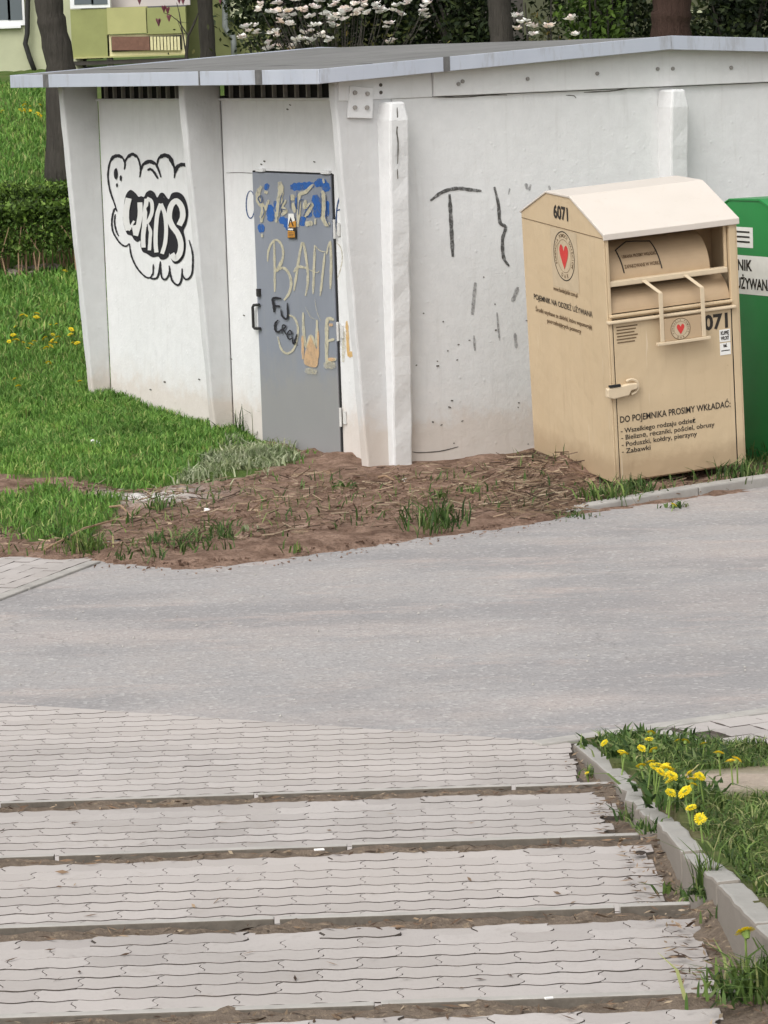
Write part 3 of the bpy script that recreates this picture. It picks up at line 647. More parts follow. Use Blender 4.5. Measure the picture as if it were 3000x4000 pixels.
fa.box((-EX-.008, EY0-.008, roofz(-EX)-.1), (-EX+.002, EY1, roofz(-EX)+.006)); 
def gab(x0, x1, y0, y1): fa.hexa([(x0, y0, roofz(x0)-.098), (x1, y0, roofz(x1)-.096), (x1, y1, roofz(x1)-.096), (x0, y1, roofz(x0)-.098)], [(x0, y0, roofz(x0)+.006), (x1, y0, roofz(x1)+.006), (x1, y1, roofz(x1)+.006), (x0, y1, roofz(x0)+.006)])
gab(-EX+.003, RID-.001, EY0-.008, EY0+.002); gab(RID+.001, 2*RID+EX, EY0-.008, EY0+.002)
gab(-EX+.003, RID-.001, EY1-.002, EY1+.008); gab(RID+.001, 2*RID+EX, EY1-.002, EY1+.008)
fa.box((2*RID+EX-.002, EY0, roofz(-EX)-.1), (2*RID+EX+.008, EY1, roofz(-EX)+.006))
fa.build('fascia', M['fascia_metal'], roof, bevel=.003)
for px in (178, 1010, 778):
    p = hl(px, 315, x=-EX-.01); k = .055 if px != 778 else .012
    MB().box((-EX-.0105, p.y-k, roofz(-EX)-.097), (-EX-.006, p.y+k, roofz(-EX)+.008)).build('fascia_joint', M['fascia_joint'], roof)
for px in (1745,):
    p = hl(px, 250, y=EY0-.01); x = p.x; k = .027
    MB().hexa(*[[(x-k, EY0-.0105, roofz(x-k)+dz), (x+k, EY0-.0105, roofz(x+k)+dz), (x+k, EY0-.006, roofz(x+k)+dz), (x-k, EY0-.006, roofz(x-k)+dz)] for dz in (-.095, .008)]).build('fascia_joint', M['fascia_joint'], roof)

# ---- graffiti : thin layers of paint lying on the wall, the door and the posts
def crom(pts, per=6):
    P = [Vector(p) for p in pts]
    if len(P) < 3: return [P[0].lerp(P[-1], i/per) for i in range(per+1)]
    Q = [P[0]*2-P[1]]+P+[P[-1]*2-P[-2]]; out = []
    for i in range(1, len(Q)-2):
        for k in range(per):
            t = k/per; a, b, c, d = Q[i-1:i+3]
            out.append(.5*((2*b)+(c-a)*t+(2*a-5*b+4*c-d)*t*t+(3*b-a-3*c+d)*t**3))
    return out+[P[-1]]
class Paint:
    def __init__(s, fmap): s.f = fmap; s.mb = MB(); s.k = 0
    def line(s, pts, w, taper=True):
        P = crom([(x, y, 0) for x, y in pts]); n_ = len(P); base = len(s.mb.v); vs = []
        for i, p in enumerate(P):
            t = P[min(i+1, n_-1)]-P[max(i-1, 0)]; t = t.normalized() if t.length > 1e-6 else Vector((1, 0, 0)); nn = Vector((-t.y, t.x, 0))
            e = min(i, n_-1-i)/max(1, n_-1); ww = w*.5*((.55+.45*min(1, e*6)) if taper else 1)*(1+(.12 if taper else .02)*math.sin(i*1.7+w))
            vs += [s.f((p+nn*ww).x, (p+nn*ww).y, s.k), s.f((p-nn*ww).x, (p-nn*ww).y, s.k)]
        s.mb.add(vs, [(2*i, 2*i+1, 2*i+3, 2*i+2) for i in range(n_-1)]); s.k += 1
    def fill(s, pts, sm=True):
        P = crom([(x, y, 0) for x, y in list(pts)+[pts[0]]], 4)[:-1] if sm else [Vector((x, y, 0)) for x, y in pts]
        s.mb.add([s.f(p.x, p.y, s.k) for p in P], [tuple(range(len(P)))]); s.k += 1
    def blob(s, x, y, rx, ry, rag=.12):
        s.fill([(x+rx*math.cos(a)*(1+random.uniform(-rag, rag)), y+ry*math.sin(a)*(1+random.uniform(-rag, rag))) for a in [i*math.pi/5 for i in range(10)]])
    def done(s, mat, parent, name='graffiti'): return s.mb.build(name, M[mat], parent)
def wall_map(ox, oy, sc, off, x=None, y=None, step=.00012):
    def f(a, b, k):
        p = hl(ox+a/sc, oy+b/sc, x=x, y=y)
        if x is not None: return (x-off-k*step, p.y, p.z)
        return (p.x, y-off-k*step, p.z)
    return f
g4 = lambda off: wall_map(0, 500, 1.843, off, x=0.0)
pt = Paint(g4(.004))
outer = [(890, 600), (900, 520), (915, 470), (945, 445), (980, 470), (1000, 495), (1020, 490), (1040, 495), (1055, 465), (1085, 448), (1115, 465), (1135, 500), (1155, 470), (1180, 468), (1205, 500), (1220, 510), (1240, 470), (1285, 462), (1325, 490), (1350, 550), (1358, 620), (1345, 690), (1325, 740), (1335, 790), (1340, 850), (1330, 920), (1300, 965), (1265, 978), (1240, 955), (1222, 900), (1215, 925), (1190, 945), (1160, 945), (1140, 925), (1100, 930), (1060, 905), (1030, 890), (1015, 850), (1015, 810), (990, 820), (965, 800), (950, 775), (920, 765), (900, 720), (888, 660)]
pt.fill(outer)
for p, w_ in (([(845, 600), (822, 530), (795, 450), (780, 350), (790, 260), (815, 215), (850, 200), (885, 215), (903, 260), (898, 300)], 13), ([(800, 235), (820, 208), (855, 200), (888, 215)], 24),
              ([(898, 300), (905, 240), (930, 200), (960, 187), (990, 205), (1010, 260), (1015, 310), (1008, 355)], 13), ([(915, 215), (955, 188), (992, 210)], 22),
              ([(1010, 350), (1020, 290), (1045, 250), (1080, 237), (1115, 250), (1140, 290), (1162, 355)], 16), ([(1040, 258), (1080, 240), (1118, 258)], 26), ([(1065, 305), (1085, 295), (1110, 315), (1140, 365)], 17),
              ([(1132, 280), (1145, 220), (1180, 195), (1220, 208), (1250, 260), (1262, 310), (1258, 360)], 14), ([(1150, 215), (1185, 196), (1225, 212), (1252, 270)], 28),
              ([(1262, 325), (1278, 282), (1312, 263), (1366, 270)], 26), ([(848, 600), (830, 580), (815, 620), (808, 680), (815, 740), (840, 790), (875, 835), (910, 850), (935, 830)], 12), ([(833, 620), (828, 680), (840, 740), (858, 778)], 11),
              ([(935, 830), (945, 900), (965, 960), (1000, 1020), (1050, 1070), (1085, 1076), (1100, 1050)], 12), ([(1080, 1078), (1110, 1085), (1135, 1075), (1150, 1030), (1158, 960)], 14), ([(1108, 980), (1105, 1060)], 11),
              ([(1158, 960), (1165, 1060), (1185, 1090), (1210, 1075), (1225, 1030), (1222, 990)], 13), ([(1228, 1030), (1240, 1090), (1270, 1125), (1295, 1125), (1312, 1080), (1315, 1010)], 14),
              ([(1315, 1050), (1335, 1085), (1360, 1085), (1385, 1050), (1392, 980), (1390, 900), (1365, 805)], 13), ([(1390, 900), (1405, 930), (1425, 965)], 12), ([(1371, 375), (1371, 405)], 9)):
    pt.line(p, w_)
pt.blob(838, 330, 14, 42); pt.blob(873, 362, 8, 22); pt.blob(846, 411, 6, 15)
pt.done('spray_black', hut)
pt = Paint(g4(.0115))
for p, w_ in (([(935, 505), (918, 590), (918, 670), (935, 735)], 44), ([(1016, 535), (1018, 620), (1005, 700), (985, 775)], 36), ([(935, 738), (962, 690), (975, 668)], 16), ([(972, 700), (985, 770)], 30),
              ([(1066, 510), (1054, 600), (1048, 700), (1040, 780), (1042, 860)], 32), ([(1066, 505), (1100, 530), (1104, 600), (1085, 655), (1062, 690)], 26), ([(1066, 690), (1092, 740), (1090, 800), (1085, 880)], 24),
              ([(1168, 545), (1143, 620), (1132, 730), (1130, 830), (1136, 895)], 30), ([(1168, 545), (1196, 620), (1206, 730), (1198, 830), (1176, 905)], 28),
              ([(1300, 700), (1325, 640), (1318, 570), (1280, 525), (1242, 560), (1228, 640), (1250, 705), (1290, 760), (1312, 830), (1304, 900), (1272, 940), (1246, 905)], 40)):
    pt.line(p, w_, False)
pt.done('wall_white_fill', hut)
pt = Paint(g4(.015)); pt.line([(1085, 560), (1070, 580), (1080, 605), (1092, 590)], 10); pt.line([(1290, 600), (1270, 590), (1262, 625), (1285, 660)], 12); pt.line([(1072, 690), (1074, 760), (1070, 830)], 9); pt.done('spray_black', hut)
gd = lambda off: wall_map(900, 600, 2.602, off, x=-.012)       # door skin
gw = lambda off: wall_map(900, 600, 2.602, off, x=0.0)
def on_door(mat, off, lines=(), blobs=(), fills=(), wallp=False):
    pt = Paint((gw if wallp else gd)(off))
    for b in blobs: pt.blob(*b)
    for f_ in fills: pt.fill(f_)
    for p, w_ in lines: pt.line(p, w_)
    pt.done(mat, hut if wallp else door)
on_door('spray_blue', .002, lines=[([(612, 340), (690, 335), (780, 328), (850, 318)], 78), ([(860, 320), (925, 292), (968, 330), (985, 385)], 82), ([(345, 330), (395, 345)], 66), ([(395, 520), (408, 600), (420, 690)], 78), ([(500, 660), (560, 690), (620, 690)], 72), ([(862, 420), (880, 520), (890, 650)], 84), ([(800, 560), (790, 650)], 70), ([(985, 480), (985, 640)], 44), ([(740, 640), (735, 735)], 56), ([(690, 440), (680, 560)], 50), ([(560, 715), (600, 770)], 50), ([(310, 715), (322, 800)], 66), ([(455, 480), (480, 600)], 40)])
on_door('spray_cream', .006, lines=[([(322, 330), (288, 400), (296, 490), (340, 545), (330, 630), (305, 650)], 46), ([(398, 470), (378, 520), (365, 580)], 26), ([(350, 385), (385, 400)], 30), ([(508, 285), (520, 380), (505, 480), (490, 640)], 58), ([(470, 590), (474, 700)], 24), ([(570, 470), (530, 540), (572, 580), (530, 625)], 36), ([(635, 415), (640, 475)], 42), ([(640, 500), (662, 600)], 34),
    ([(852, 310), (770, 390), (706, 425), (706, 560), (690, 745)], 36), ([(772, 470), (766, 545), (834, 515), (800, 590), (762, 640)], 42), ([(768, 715), (845, 705)], 50), ([(870, 660), (868, 720)], 20), ([(943, 375), (960, 450), (956, 560), (948, 640), (985, 720), (1018, 705)], 44), ([(950, 255), (960, 300)], 22), ([(335, 640), (320, 700)], 26), ([(328, 815), (332, 850)], 20)])
on_door('spray_navy', .010, lines=[([(320, 420), (292, 455), (318, 500), (335, 470), (325, 420)], 9), ([(345, 540), (352, 600), (325, 655)], 8), ([(560, 470), (525, 530), (525, 590)], 9), ([(520, 560), (575, 570)], 8), ([(540, 400), (520, 470), (500, 640)], 8), ([(670, 500), (685, 560)], 9), ([(755, 470), (715, 480), (705, 620)], 9), ([(835, 500), (775, 590), (755, 640)], 9), ([(930, 400), (935, 560), (930, 640)], 8), ([(980, 420), (985, 560), (980, 650), (1020, 740)], 8), ([(618, 420), (620, 560)], 8), ([(690, 380), (688, 560)], 8)])
on_door('spray_navy', .003, wallp=True, lines=[([(207+44*math.sin(a), 517-140*math.cos(a)) for a in [i*2*math.pi/14 for i in range(15)]], 11), ([(1085, 800), (1078, 700), (1085, 560), (1110, 450), (1138, 408)], 13), ([(1080, 582), (1118, 568), (1150, 570)], 13)])
on_door('spray_cream', .004, lines=[([(448, 885), (452, 1060), (455, 1230), (455, 1405)], 22), ([(383, 1095), (390, 990), (430, 900), (480, 878), (525, 930), (541, 1020), (520, 1120), (470, 1195)], 22), ([(530, 1080), (500, 1150), (465, 1200)], 34), ([(470, 1195), (540, 1160), (600, 1220), (622, 1320), (600, 1420), (550, 1490)], 27),
    ([(650, 1395), (675, 1240), (735, 905), (780, 1100), (792, 1300), (768, 1445)], 25), ([(648, 1205), (695, 1150), (790, 1165)], 26), ([(845, 1425), (855, 1150), (862, 930)], 24), ([(862, 930), (915, 985), (985, 1002)], 9), ([(918, 1445), (940, 1250), (965, 1010)], 22), ([(800, 1175), (880, 1210), (910, 1190)], 8), ([(1022, 885), (1030, 1100), (1022, 1375)], 26), ([(985, 1025), (1000, 940), (1022, 885)], 16),
    ([(590, 1635), (655, 1670), (690, 1750), (688, 1850), (650, 1985), (580, 2030), (520, 1980), (488, 1860)], 22), ([(745, 1615), (750, 1800), (775, 1960), (825, 1850), (870, 1960), (885, 1830), (885, 1690)], 30), ([(1060, 1688), (992, 1690), (985, 1900), (985, 2135)], 36), ([(990, 1905), (1065, 1885)], 26), ([(990, 2110), (1085, 2085)], 32)])
on_door('spray_peach', .007, fills=[[(822, 1850), (775, 1990), (755, 2120), (800, 2160), (890, 2160), (895, 2010), (870, 1960)]], lines=[([(740, 1850), (745, 2090)], 26), ([(900, 1800), (900, 2080)], 18), ([(1010, 1740), (1050, 1740)], 30), ([(1000, 2090), (1070, 2090)], 34)])
on_door('spray_thin', .0105, lines=[([(775, 1560), (830, 1660), (900, 1690)], 8), ([(870, 1480), (890, 1600), (930, 1700)], 7), ([(960, 2150), (1080, 2150)], 70), ([(770, 2200), (890, 2220)], 60)])
on_door('spray_black', .012, lines=[([(532, 1472), (470, 1466), (443, 1480), (452, 1540), (458, 1612)], 24), ([(455, 1545), (520, 1552)], 20), ([(528, 1580), (540, 1650), (592, 1672), (592, 1515)], 18), ([(500, 1690), (468, 1730), (470, 1790), (500, 1812), (540, 1780)], 20), ([(540, 1830), (545, 1745), (578, 1755), (555, 1790), (590, 1845)], 14), ([(592, 1835), (640, 1830), (618, 1795), (590, 1840), (612, 1885), (650, 1868)], 13), ([(640, 1850), (655, 1935), (676, 1880), (692, 1830)], 14), ([(664, 1890), (680, 1925)], 12), ([(698, 1945), (704, 1948)], 12)])
on_door('spray_thin', .003, wallp=True, lines=[([(1062, 885), (1120, 950), (1140, 1050), (1120, 1180), (1082, 1290)], 12)])
# paint reaching across the corner post's edge
gf = wall_map(900, 600, 2.602, .003, y=-.0025)
pt = Paint(wall_map(900, 600, 2.602, .004, x=0.0)); pt.line([(1185, 1700), (1195, 1880), (1202, 2060)], 30); pt.line([(1200, 2055), (1240, 2035), (1280, 2035)], 56); pt.done('spray_orange', hut)
pt = Paint(wall_map(900, 600, 2.602, .004, x=0.0)); pt.line([(1160, 1800), (1150, 2120)], 34); pt.line([(1217, 1200), (1212, 1330), (1205, 1430)], 10); pt.done('spray_thin', hut)
# warning stickers on the door
def sticker(quad, off, mat, parent=door, name='sticker'):
    f = gd(off); v0 = [f(642+(a-642)*.82, 745+(b-745)*.85, 0) for a, b in quad]; v1 = [(p[0]+.002, p[1], p[2]) for p in v0]; n_ = len(quad)
    return MB().add(v0+v1, [tuple(range(n_)), tuple(range(n_, 2*n_))[::-1]]+[(i, (i+1) % n_, n_+(i+1) % n_, n_+i) for i in range(n_)]).build(name, M[mat], parent)
sticker([(598, 585), (662, 585), (690, 750), (590, 750)], .0145, 'sticker_white'); sticker([(615, 690), (690, 670), (692, 748), (605, 748)], .0165, 'sticker_orange'); sticker([(630, 625), (668, 735), (655, 735), (628, 660), (610, 735), (600, 735)], .0185, 'ink_black')
sticker([(590, 752), (692, 758), (694, 884), (588, 882)], .0145, 'ink_black'); sticker([(594, 790), (674, 796), (680, 868), (592, 872)], .0165, 'sticker_orange'); sticker([(596, 762), (658, 764), (656, 784), (596, 782)], .0165, 'sticker_white')
for k in range(3): sticker([(606, 808+18*k), (668, 812+18*k), (668, 818+18*k), (606, 814+18*k)], .0185, 'ink_brown')
# grey strokes on the right wall
gr_ = lambda: wall_map(0, 0, 1, .004, y=0.0)
pt = Paint(gr_()); pt.line([(1680, 784), (1728, 750), (1782, 736), (1828, 740), (1880, 746)], 14); pt.line([(1755, 758), (1760, 850), (1764, 930), (1768, 1003)], 15)
pt.line([(1930, 730), (1946, 800), (1952, 868), (1974, 888), (1962, 935), (1966, 1005), (1988, 1040)], 13); pt.done('spray_grey', hut)
pt = Paint(gr_())
for p, w_ in (([(1856, 1103), (1850, 1170), (1844, 1230)], 14), ([(2022, 1121), (2012, 1150), (2000, 1180)], 16), ([(2052, 716), (2060, 740)], 12), ([(2072, 720), (2066, 745)], 8), ([(2143, 725), (2147, 742)], 9), ([(2010, 1300), (2016, 1360)], 12), ([(1850, 1310), (1854, 1370)], 9), ([(1940, 1220), (1950, 1330)], 8), ([(1990, 735), (1985, 760)], 6)): pt.line(p, w_)
pt.done('spray_faint', hut)
# cracks
pt = Paint(wall_map(0, 0, 1, .008, y=-.178)); pt.line([(1549, 420), (1551, 480), (1548, 515), (1553, 560), (1551, 640)], 5); pt.line([(1550, 660), (1552, 700)], 4); pt.done('crack', hut, 'crack')
pt = Paint(wall_map(0, 0, 1, .002, y=-.0)); pt.line([(1680, 377), (1760, 380), (1830, 378), (1900, 372), (1980, 371)], 4)
pt.line([(2280, 361), (2380, 356), (2450, 346)], 4); pt.line([(1610, 1765), (1640, 1768), (1720, 1762), (1790, 1745)], 4); pt.line([(2210, 372), (2240, 374), (2250, 384)], 3)
for i in range(24): x_ = random.uniform(1620, 2080); y_ = random.uniform(1000, 1740); pt.line([(x_, y_), (x_+random.uniform(3, 12), y_+random.uniform(-4, 4))], random.uniform(3, 6))
pt.done('crack', hut, 'crack')
pt = Paint(wall_map(0, 0, 1, .002, x=0.0))
for x_, y_ in ((345, 505), (378, 440), (1130, 408), (1120, 425), (640, 1490), (775, 1480), (585, 1520), (900, 1400), (950, 1230), (1018, 640), (1030, 628), (1225, 630), (372, 1250)): pt.line([(x_, y_), (x_+8, y_+4)], random.uniform(4, 7))
pt.line([(885, 675), (940, 674), (988, 676)], 2.2); pt.done('crack', hut, 'crack')

# ------------------------------------------------------------------ lettering
def text_mesh(s, size, width=None, bold=0.0, align='CENTER'):
    c = bpy.data.curves.new('lettering', 'FONT'); c.body = s; c.size = size; c.align_x = align; c.align_y = 'BOTTOM_BASELINE'; c.offset = bold; c.resolution_u = 3
    o = bpy.data.objects.new('tmp', c); COL.objects.link(o); dg = bpy.context.evaluated_depsgraph_get(); dg.update()
    me_ = bpy.data.meshes.new_from_object(o.evaluated_get(dg)); bpy.data.objects.remove(o); bpy.data.curves.remove(c)
    if width:
        xs_ = [v.co.x for v in me_.vertices]; k = width/(max(xs_)-min(xs_))
        for v in me_.vertices: v.co.x *= k
    return me_
def lettering(s, parent, loc, face, size, width=None, bold=.0, mat='ink_black', align='CENTER', roll=0, ramp=0):
    me_ = text_mesh(s, size, width, bold*size, align)
    for v in me_.vertices:
        x, y = v.co.x, v.co.y
        c, s_ = math.cos(roll), math.sin(roll); x, y = x*c-y*s_, x*s_+y*c
        v.co = Vector((x, 0, y)) if face == 'front' else Vector((0, -x, y))
    me_.transform(Matrix.Translation(loc)); return link('lettering', me_, M[mat], parent)
# ------------------------------------------------------------------ beige clothes container
BO = Vector((1.5659, 22.2312, .05))
def make_bin(colour, roofm, insidem, label, cat, detail=True):
    b = empty('clothes_bin', BO); tag(b, label, cat)
    W, D, H = .989, 1.345, 1.705; YB, YF, HR = .895, .505, 1.893
    prof = [(0, 0), (D, 0), (D, H), (YB, HR), (YF, HR+.006), (.0, H)]
    body = MB(); t = .012
    for x0, x1 in ((0, t), (W-t, W)): body.prism(prof, 0, x0, x1)
    body.box((t+.001, D-t, 0.01), (W-t-.001, D-.001, H)); body.box((t+.001, .03, .02), (W-t-.001, D-t-.001, .04))
    body.box((.0125, -.004, .0), (.034, .03, 1.70)); body.box((W-.062, -.004, .0), (W-.0125, .03, 1.70))
    body.box((.0345, .0, 1.665), (W-.0625, .02, 1.70)); body.box((.0345, .012, 1.115), (W-.0625, .03, 1.135)); body.box((.0345, .012, -.0), (W-.0625, .03, .03))
    body.build('body', M[colour], b, bevel=.004)
    pr = [(-.022, H-.048), (-.022, H-.006), (YF-.004, HR+.012), (YB, HR+.004), (D+.012, H+.006), (D+.012, H-.008), (YB, HR-.010), (YF, HR-.006), (-.008, H-.024), (-.008, H-.048)]
    rf = MB().prism(pr, 0, -.008, W+.012).build('lid_roof', M[roofm], b, bevel=.004)
    return b, W, D, H
bin_, BW, BD, BH = make_bin('bin_beige', 'bin_roof', 'bin_inside', 'beige metal clothes collection container number 6071 with a red heart, leaning beside the wall', 'clothes bin')
def rot3(yaw, a, b): return (Matrix.Rotation(yaw, 3, 'Z') @ Matrix.Rotation(a, 3, 'X') @ Matrix.Rotation(b, 3, 'Y'))
bin_.rotation_euler = rot3(.3683, .071, -.0606).to_euler()
B = bin_
# hopper : rotating drum behind the opening
def arc_sheet(x0, x1, cy, cz, r, a0, a1, th=.006, n=14):
    mb = MB(); pts = [(cy+r*math.cos(R(a0+(a1-a0)*i/n)), cz+r*math.sin(R(a0+(a1-a0)*i/n))) for i in range(n+1)]
    inn = [(cy+(r-th)*math.cos(R(a0+(a1-a0)*i/n)), cz+(r-th)*math.sin(R(a0+(a1-a0)*i/n))) for i in range(n, -1, -1)]
    vs = [(x0, y, z) for y, z in pts+inn]+[(x1, y, z) for y, z in pts+inn]; k = len(pts)*2
    fs = [(i, (i+1) % k, k+(i+1) % k, k+i) for i in range(k)]
    fs += [(i, i+1, k-2-i, k-1-i) for i in range(n)]+[(k+i, k+i+1, 2*k-2-i, 2*k-1-i) for i in range(n)]
    return mb.add(vs, fs)
MB().box((.014, .36, 1.05), (BW-.014, .375, 1.70)).build('hopper_back', M['bin_inside'], B)
drum = arc_sheet(.04, BW-.19, .30, 1.36, .25, 178, 96).build('hopper_drum', M['bin_drum'], B, smooth=False)
mb = MB(); n_ = 10
mb.prism([(.30, 1.37)]+[(.30+.246*math.cos(R(a_)), 1.36+.246*math.sin(R(a_))) for a_ in np.linspace(178, 90, n_)], 0, BW-.19, BW-.184).build('drum_cheek', M['bin_inside'], drum)
MB().box((.030, .006, 1.335), (BW-.075, .06, 1.372)).build('hopper_lip', M['bin_trim'], B, bevel=.006)
MB().box((BW-.085, .03, 1.37), (BW-.065, .05, 1.66)).build('hopper_rod', M['bin_beige'], B, bevel=.003)
arc_sheet(.036, BW-.064, .20, 1.13, .185, 172, 70).build('hopper_apron', M['bin_drum'], B)
MB().box((.012, -.020, 1.132), (BW-.058, .014, 1.150)).build('ledge', M['bin_beige'], B, bevel=.005)
MB().box((-.004, -.034, 1.092), (BW-.042, .012, 1.112)).build('ledge', M['bin_trim'], B, bevel=.006)
# service door
MB().box((.040, -.006, .012), (BW-.072, .010, 1.088)).build('door', M['bin_beige'], B, bevel=.003)
mb = MB(); mb.box((.0342, .0, .0), (.0395, .012, 1.09)); mb.box((BW-.0715, .0, .0), (BW-.063, .012, 1.09)); mb.build('door_gap', M['dark_void'], B)
# handle : two flat straps and a bar
hd = MB()
for x0 in (.352, .662):
    xt = x0-.085
    hd.hexa([(xt, .0, 1.352), (xt+.032, .0, 1.352), (xt+.032, .008, 1.356), (xt, .008, 1.356)][::-1], [(x0, -.072, 1.268), (x0+.03, -.072, 1.268), (x0+.03, -.064, 1.272), (x0, -.064, 1.272)][::-1])
    hd.box((x0, -.072, .935), (x0+.03, -.064, 1.267))
hd.box((.325, -.082, .914), (.722, -.05, .934))
hd.build('handle', M['bin_trim'], B, bevel=.003)
# lock
lk = MB().prism([(-.045, .665), (.075, .672), (.115, .68), (.175, .678), (.182, .665), (.175, .638), (.13, .632), (.11, .600), (.0, .590), (-.048, .604)], 1, -.052, -.007).build('lock_housing', M['bin_trim'], B, bevel=.008)
MB().tube([(.135+.055*math.cos(R(a_)), -.03, .655+.05*math.sin(R(a_))) for a_ in range(125, -100, -18)], .0095, 6).build('lock_guard', M['bin_trim'], lk)
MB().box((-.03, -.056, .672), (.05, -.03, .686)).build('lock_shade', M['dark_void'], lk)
FY = -.0085
heart = [(0, -.5), (-.25, -.18), (-.42, .1), (-.44, .32), (-.3, .48), (-.12, .42), (0, .24), (.12, .42), (.3, .48), (.44, .32), (.42, .1), (.25, -.18)]
def disc(cx, cz, rx, rz, face, off, mat, inner=0, parent=B, name='emblem'):
    n_ = 40; f = (lambda a_, b_: (a_, off, b_)) if face == 'front' else (lambda a_, b_: (off, a_, b_))
    o_ = [(cx+rx*math.cos(2*math.pi*i/n_), cz+rz*math.sin(2*math.pi*i/n_)) for i in range(n_)]
    if not inner: return MB().add([f(*p) for p in o_], [tuple(range(n_))]).build(name, M[mat], parent)
    i_ = [(cx+(p[0]-cx)*inner, cz+(p[1]-cz)*inner) for p in o_]
    return MB().add([f(*p) for p in o_+i_], [(i, (i+1) % n_, n_+(i+1) % n_, n_+i) for i in range(n_)]).build(name, M[mat], parent)
def heart_at(cx, cz, w_, h_, face, off):
    P = crom([(x*w_, y*h_, 0) for x, y in heart+[heart[0]]], 4)[:-1]; f = (lambda a_, b_: (a_, off, b_)) if face == 'front' else (lambda a_, b_: (off, a_, b_))
    MB().add([f(cx+p.x, cz+p.y) for p in P], [tuple(range(len(P)))]).build('emblem_heart', M['ink_red'], B)
def ring_text(s, cx, cz, r, size, face, off, a0, a1):
    for i, ch in enumerate(s):
        if ch == ' ': continue
        a_ = R(a0+(a1-a0)*i/max(1, len(s)-1)); dx, dz = r*math.cos(a_), r*math.sin(a_); rl = a_-math.pi/2 if a1 < a0 else a_+math.pi/2
        lettering(ch, B, (cx+dx, off, cz+dz) if face == 'front' else (off, cx-dx, cz+dz), face, size, None, .02, 'ink_brown', 'CENTER', rl)
# side panel
SX = -.003
MB().box((-.0025, .002, 1.664), (-.0003, BD-.004, 1.668)).build('seam', M['ink_brown'], B)
MB().add([(-.0018, .855, 1.245), (-.0018, .425, 1.245), (-.0018, .425, 1.655), (-.0018, .855, 1.655)], [(0, 1, 2, 3)]).build('sticker', M['sticker_grey'], B)
disc(.645, 1.475, .172, .172, 'side', SX, 'ink_black', .955); disc(.645, 1.475, .115, .115, 'side', SX, 'ink_brown', .975); heart_at(.645, 1.47, .155, .17, 'side', SX-.001)
ring_text('FUNDACJA POMOCY DZIECIOM', .645, 1.475, .130, .034, 'side', SX, 205, -25); ring_text('DAR', .645, 1.475, .152, .038, 'side', SX, 252, 288)
lettering('6071', B, (SX, .655, 1.728), 'side', .125, .24, .035)
lettering('www.fundacjadar.com.pl', B, (SX, .655, 1.215), 'side', .042, .40, .02, 'ink_brown')
lettering('POJEMNIK NA ODZIEŻ UŻYWANĄ', B, (SX, .715, 1.108), 'side', .054, .97, .012)
lettering('Środki uzyskane ze zbiórki, które wspomagają', B, (SX, .715, 1.025), 'side', .042, .93, .02, 'ink_brown')
lettering('potrzebujących pomocy', B, (SX, .71, .97), 'side', .042, .56, .02, 'ink_brown')
# front
MB().box((.384, -.0695, .936), (.660, -.066, 1.088)).build('plate', M['bin_drum'], B, bevel=.002); FY0 = FY; FY = -.0700
disc(.503, 1.010, .072, .072, 'front', FY, 'sticker_grey'); disc(.503, 1.010, .074, .074, 'front', FY-.001, 'ink_brown', .94); disc(.503, 1.01, .05, .05, 'front', FY-.001, 'ink_brown', .965); heart_at(.503, 1.008, .062, .07, 'front', FY-.002)
ring_text('FUNDACJA POMOCY', .503, 1.010, .054, .016, 'front', FY-.001, 205, -25); ring_text('DAR', .503, 1.01, .066, .018, 'front', FY-.001, 250, 290)
FY = FY0
lettering('6071', B, (.778, FY, .966), 'front', .138, .245, .035)
lettering('DO POJEMNIKA PROSIMY WKŁADAĆ:', B, (.468, FY, .415), 'front', .062, .83, .015)
for i, (s_, w_) in enumerate((('- Wszelkiego rodzaju odzież', .56), ('- Bieliznę, ręczniki, pościel, obrusy', .70), ('- Poduszki, kołdry, pierzyny', .565), ('- Zabawki', .215))):
    me_w = w_; lettering(s_, B, (.055+me_w/2, FY, .343-i*.047), 'front', .046, w_, .012)
for i in range(6): MB().box((.058+.004*(i % 2), FY, 1.06-i*.021), (.215-.012*(i % 3), FY+.001, 1.068-i*.021)).build('lettering', M['ink_brown'], B)
for z0, z1 in ((.868, .952), (.778, .860)): MB().box((.822, FY-.001, z0), (.902, FY+.002, z1)).build('sticker', M['sticker_white'], B)
for s_, z_ in (('KUPIĘ', .917), ('WŁOSY', .882), ('tel.', .832), ('----', .8)): lettering(s_, B, (.862, FY-.0022, z_), 'front', .034, .064 if s_ != 'tel.' else .03, .05)
# notice on the drum, house shaped
def drum_pt(x, s): a_ = R(178-82*s); return (x, .30+.2525*math.cos(a_), 1.36+.2525*math.sin(a_))
outl = [(.165, .12), (.150, .60), (.265, .82), (.425, .74), (.445, .12)]
pts = [drum_pt(*p) for p in outl]; mb = MB()
for i in range(4): 
    seg = [drum_pt(outl[i][0]+(outl[i+1][0]-outl[i][0])*k/5, outl[i][1]+(outl[i+1][1]-outl[i][1])*k/5) for k in range(6)]; mb.tube(seg, .0045, 5)
mb.build('notice', M['ink_black'], drum)
for s0, xw, s_ in ((.40, (.175, .43), 'UBRANIA PROSIMY WKŁADAĆ'), (.20, (.175, .435), 'ZAPAKOWANE W WORKI')):
    me_ = text_mesh(s_, .034, xw[1]-xw[0], .001)
    for v in me_.vertices: v.co = Vector(drum_pt((xw[0]+xw[1])/2+v.co.x, s0+v.co.y/.36)) + Vector((0, -.001, .001))
    link('lettering', me_, M['ink_brown'], drum)
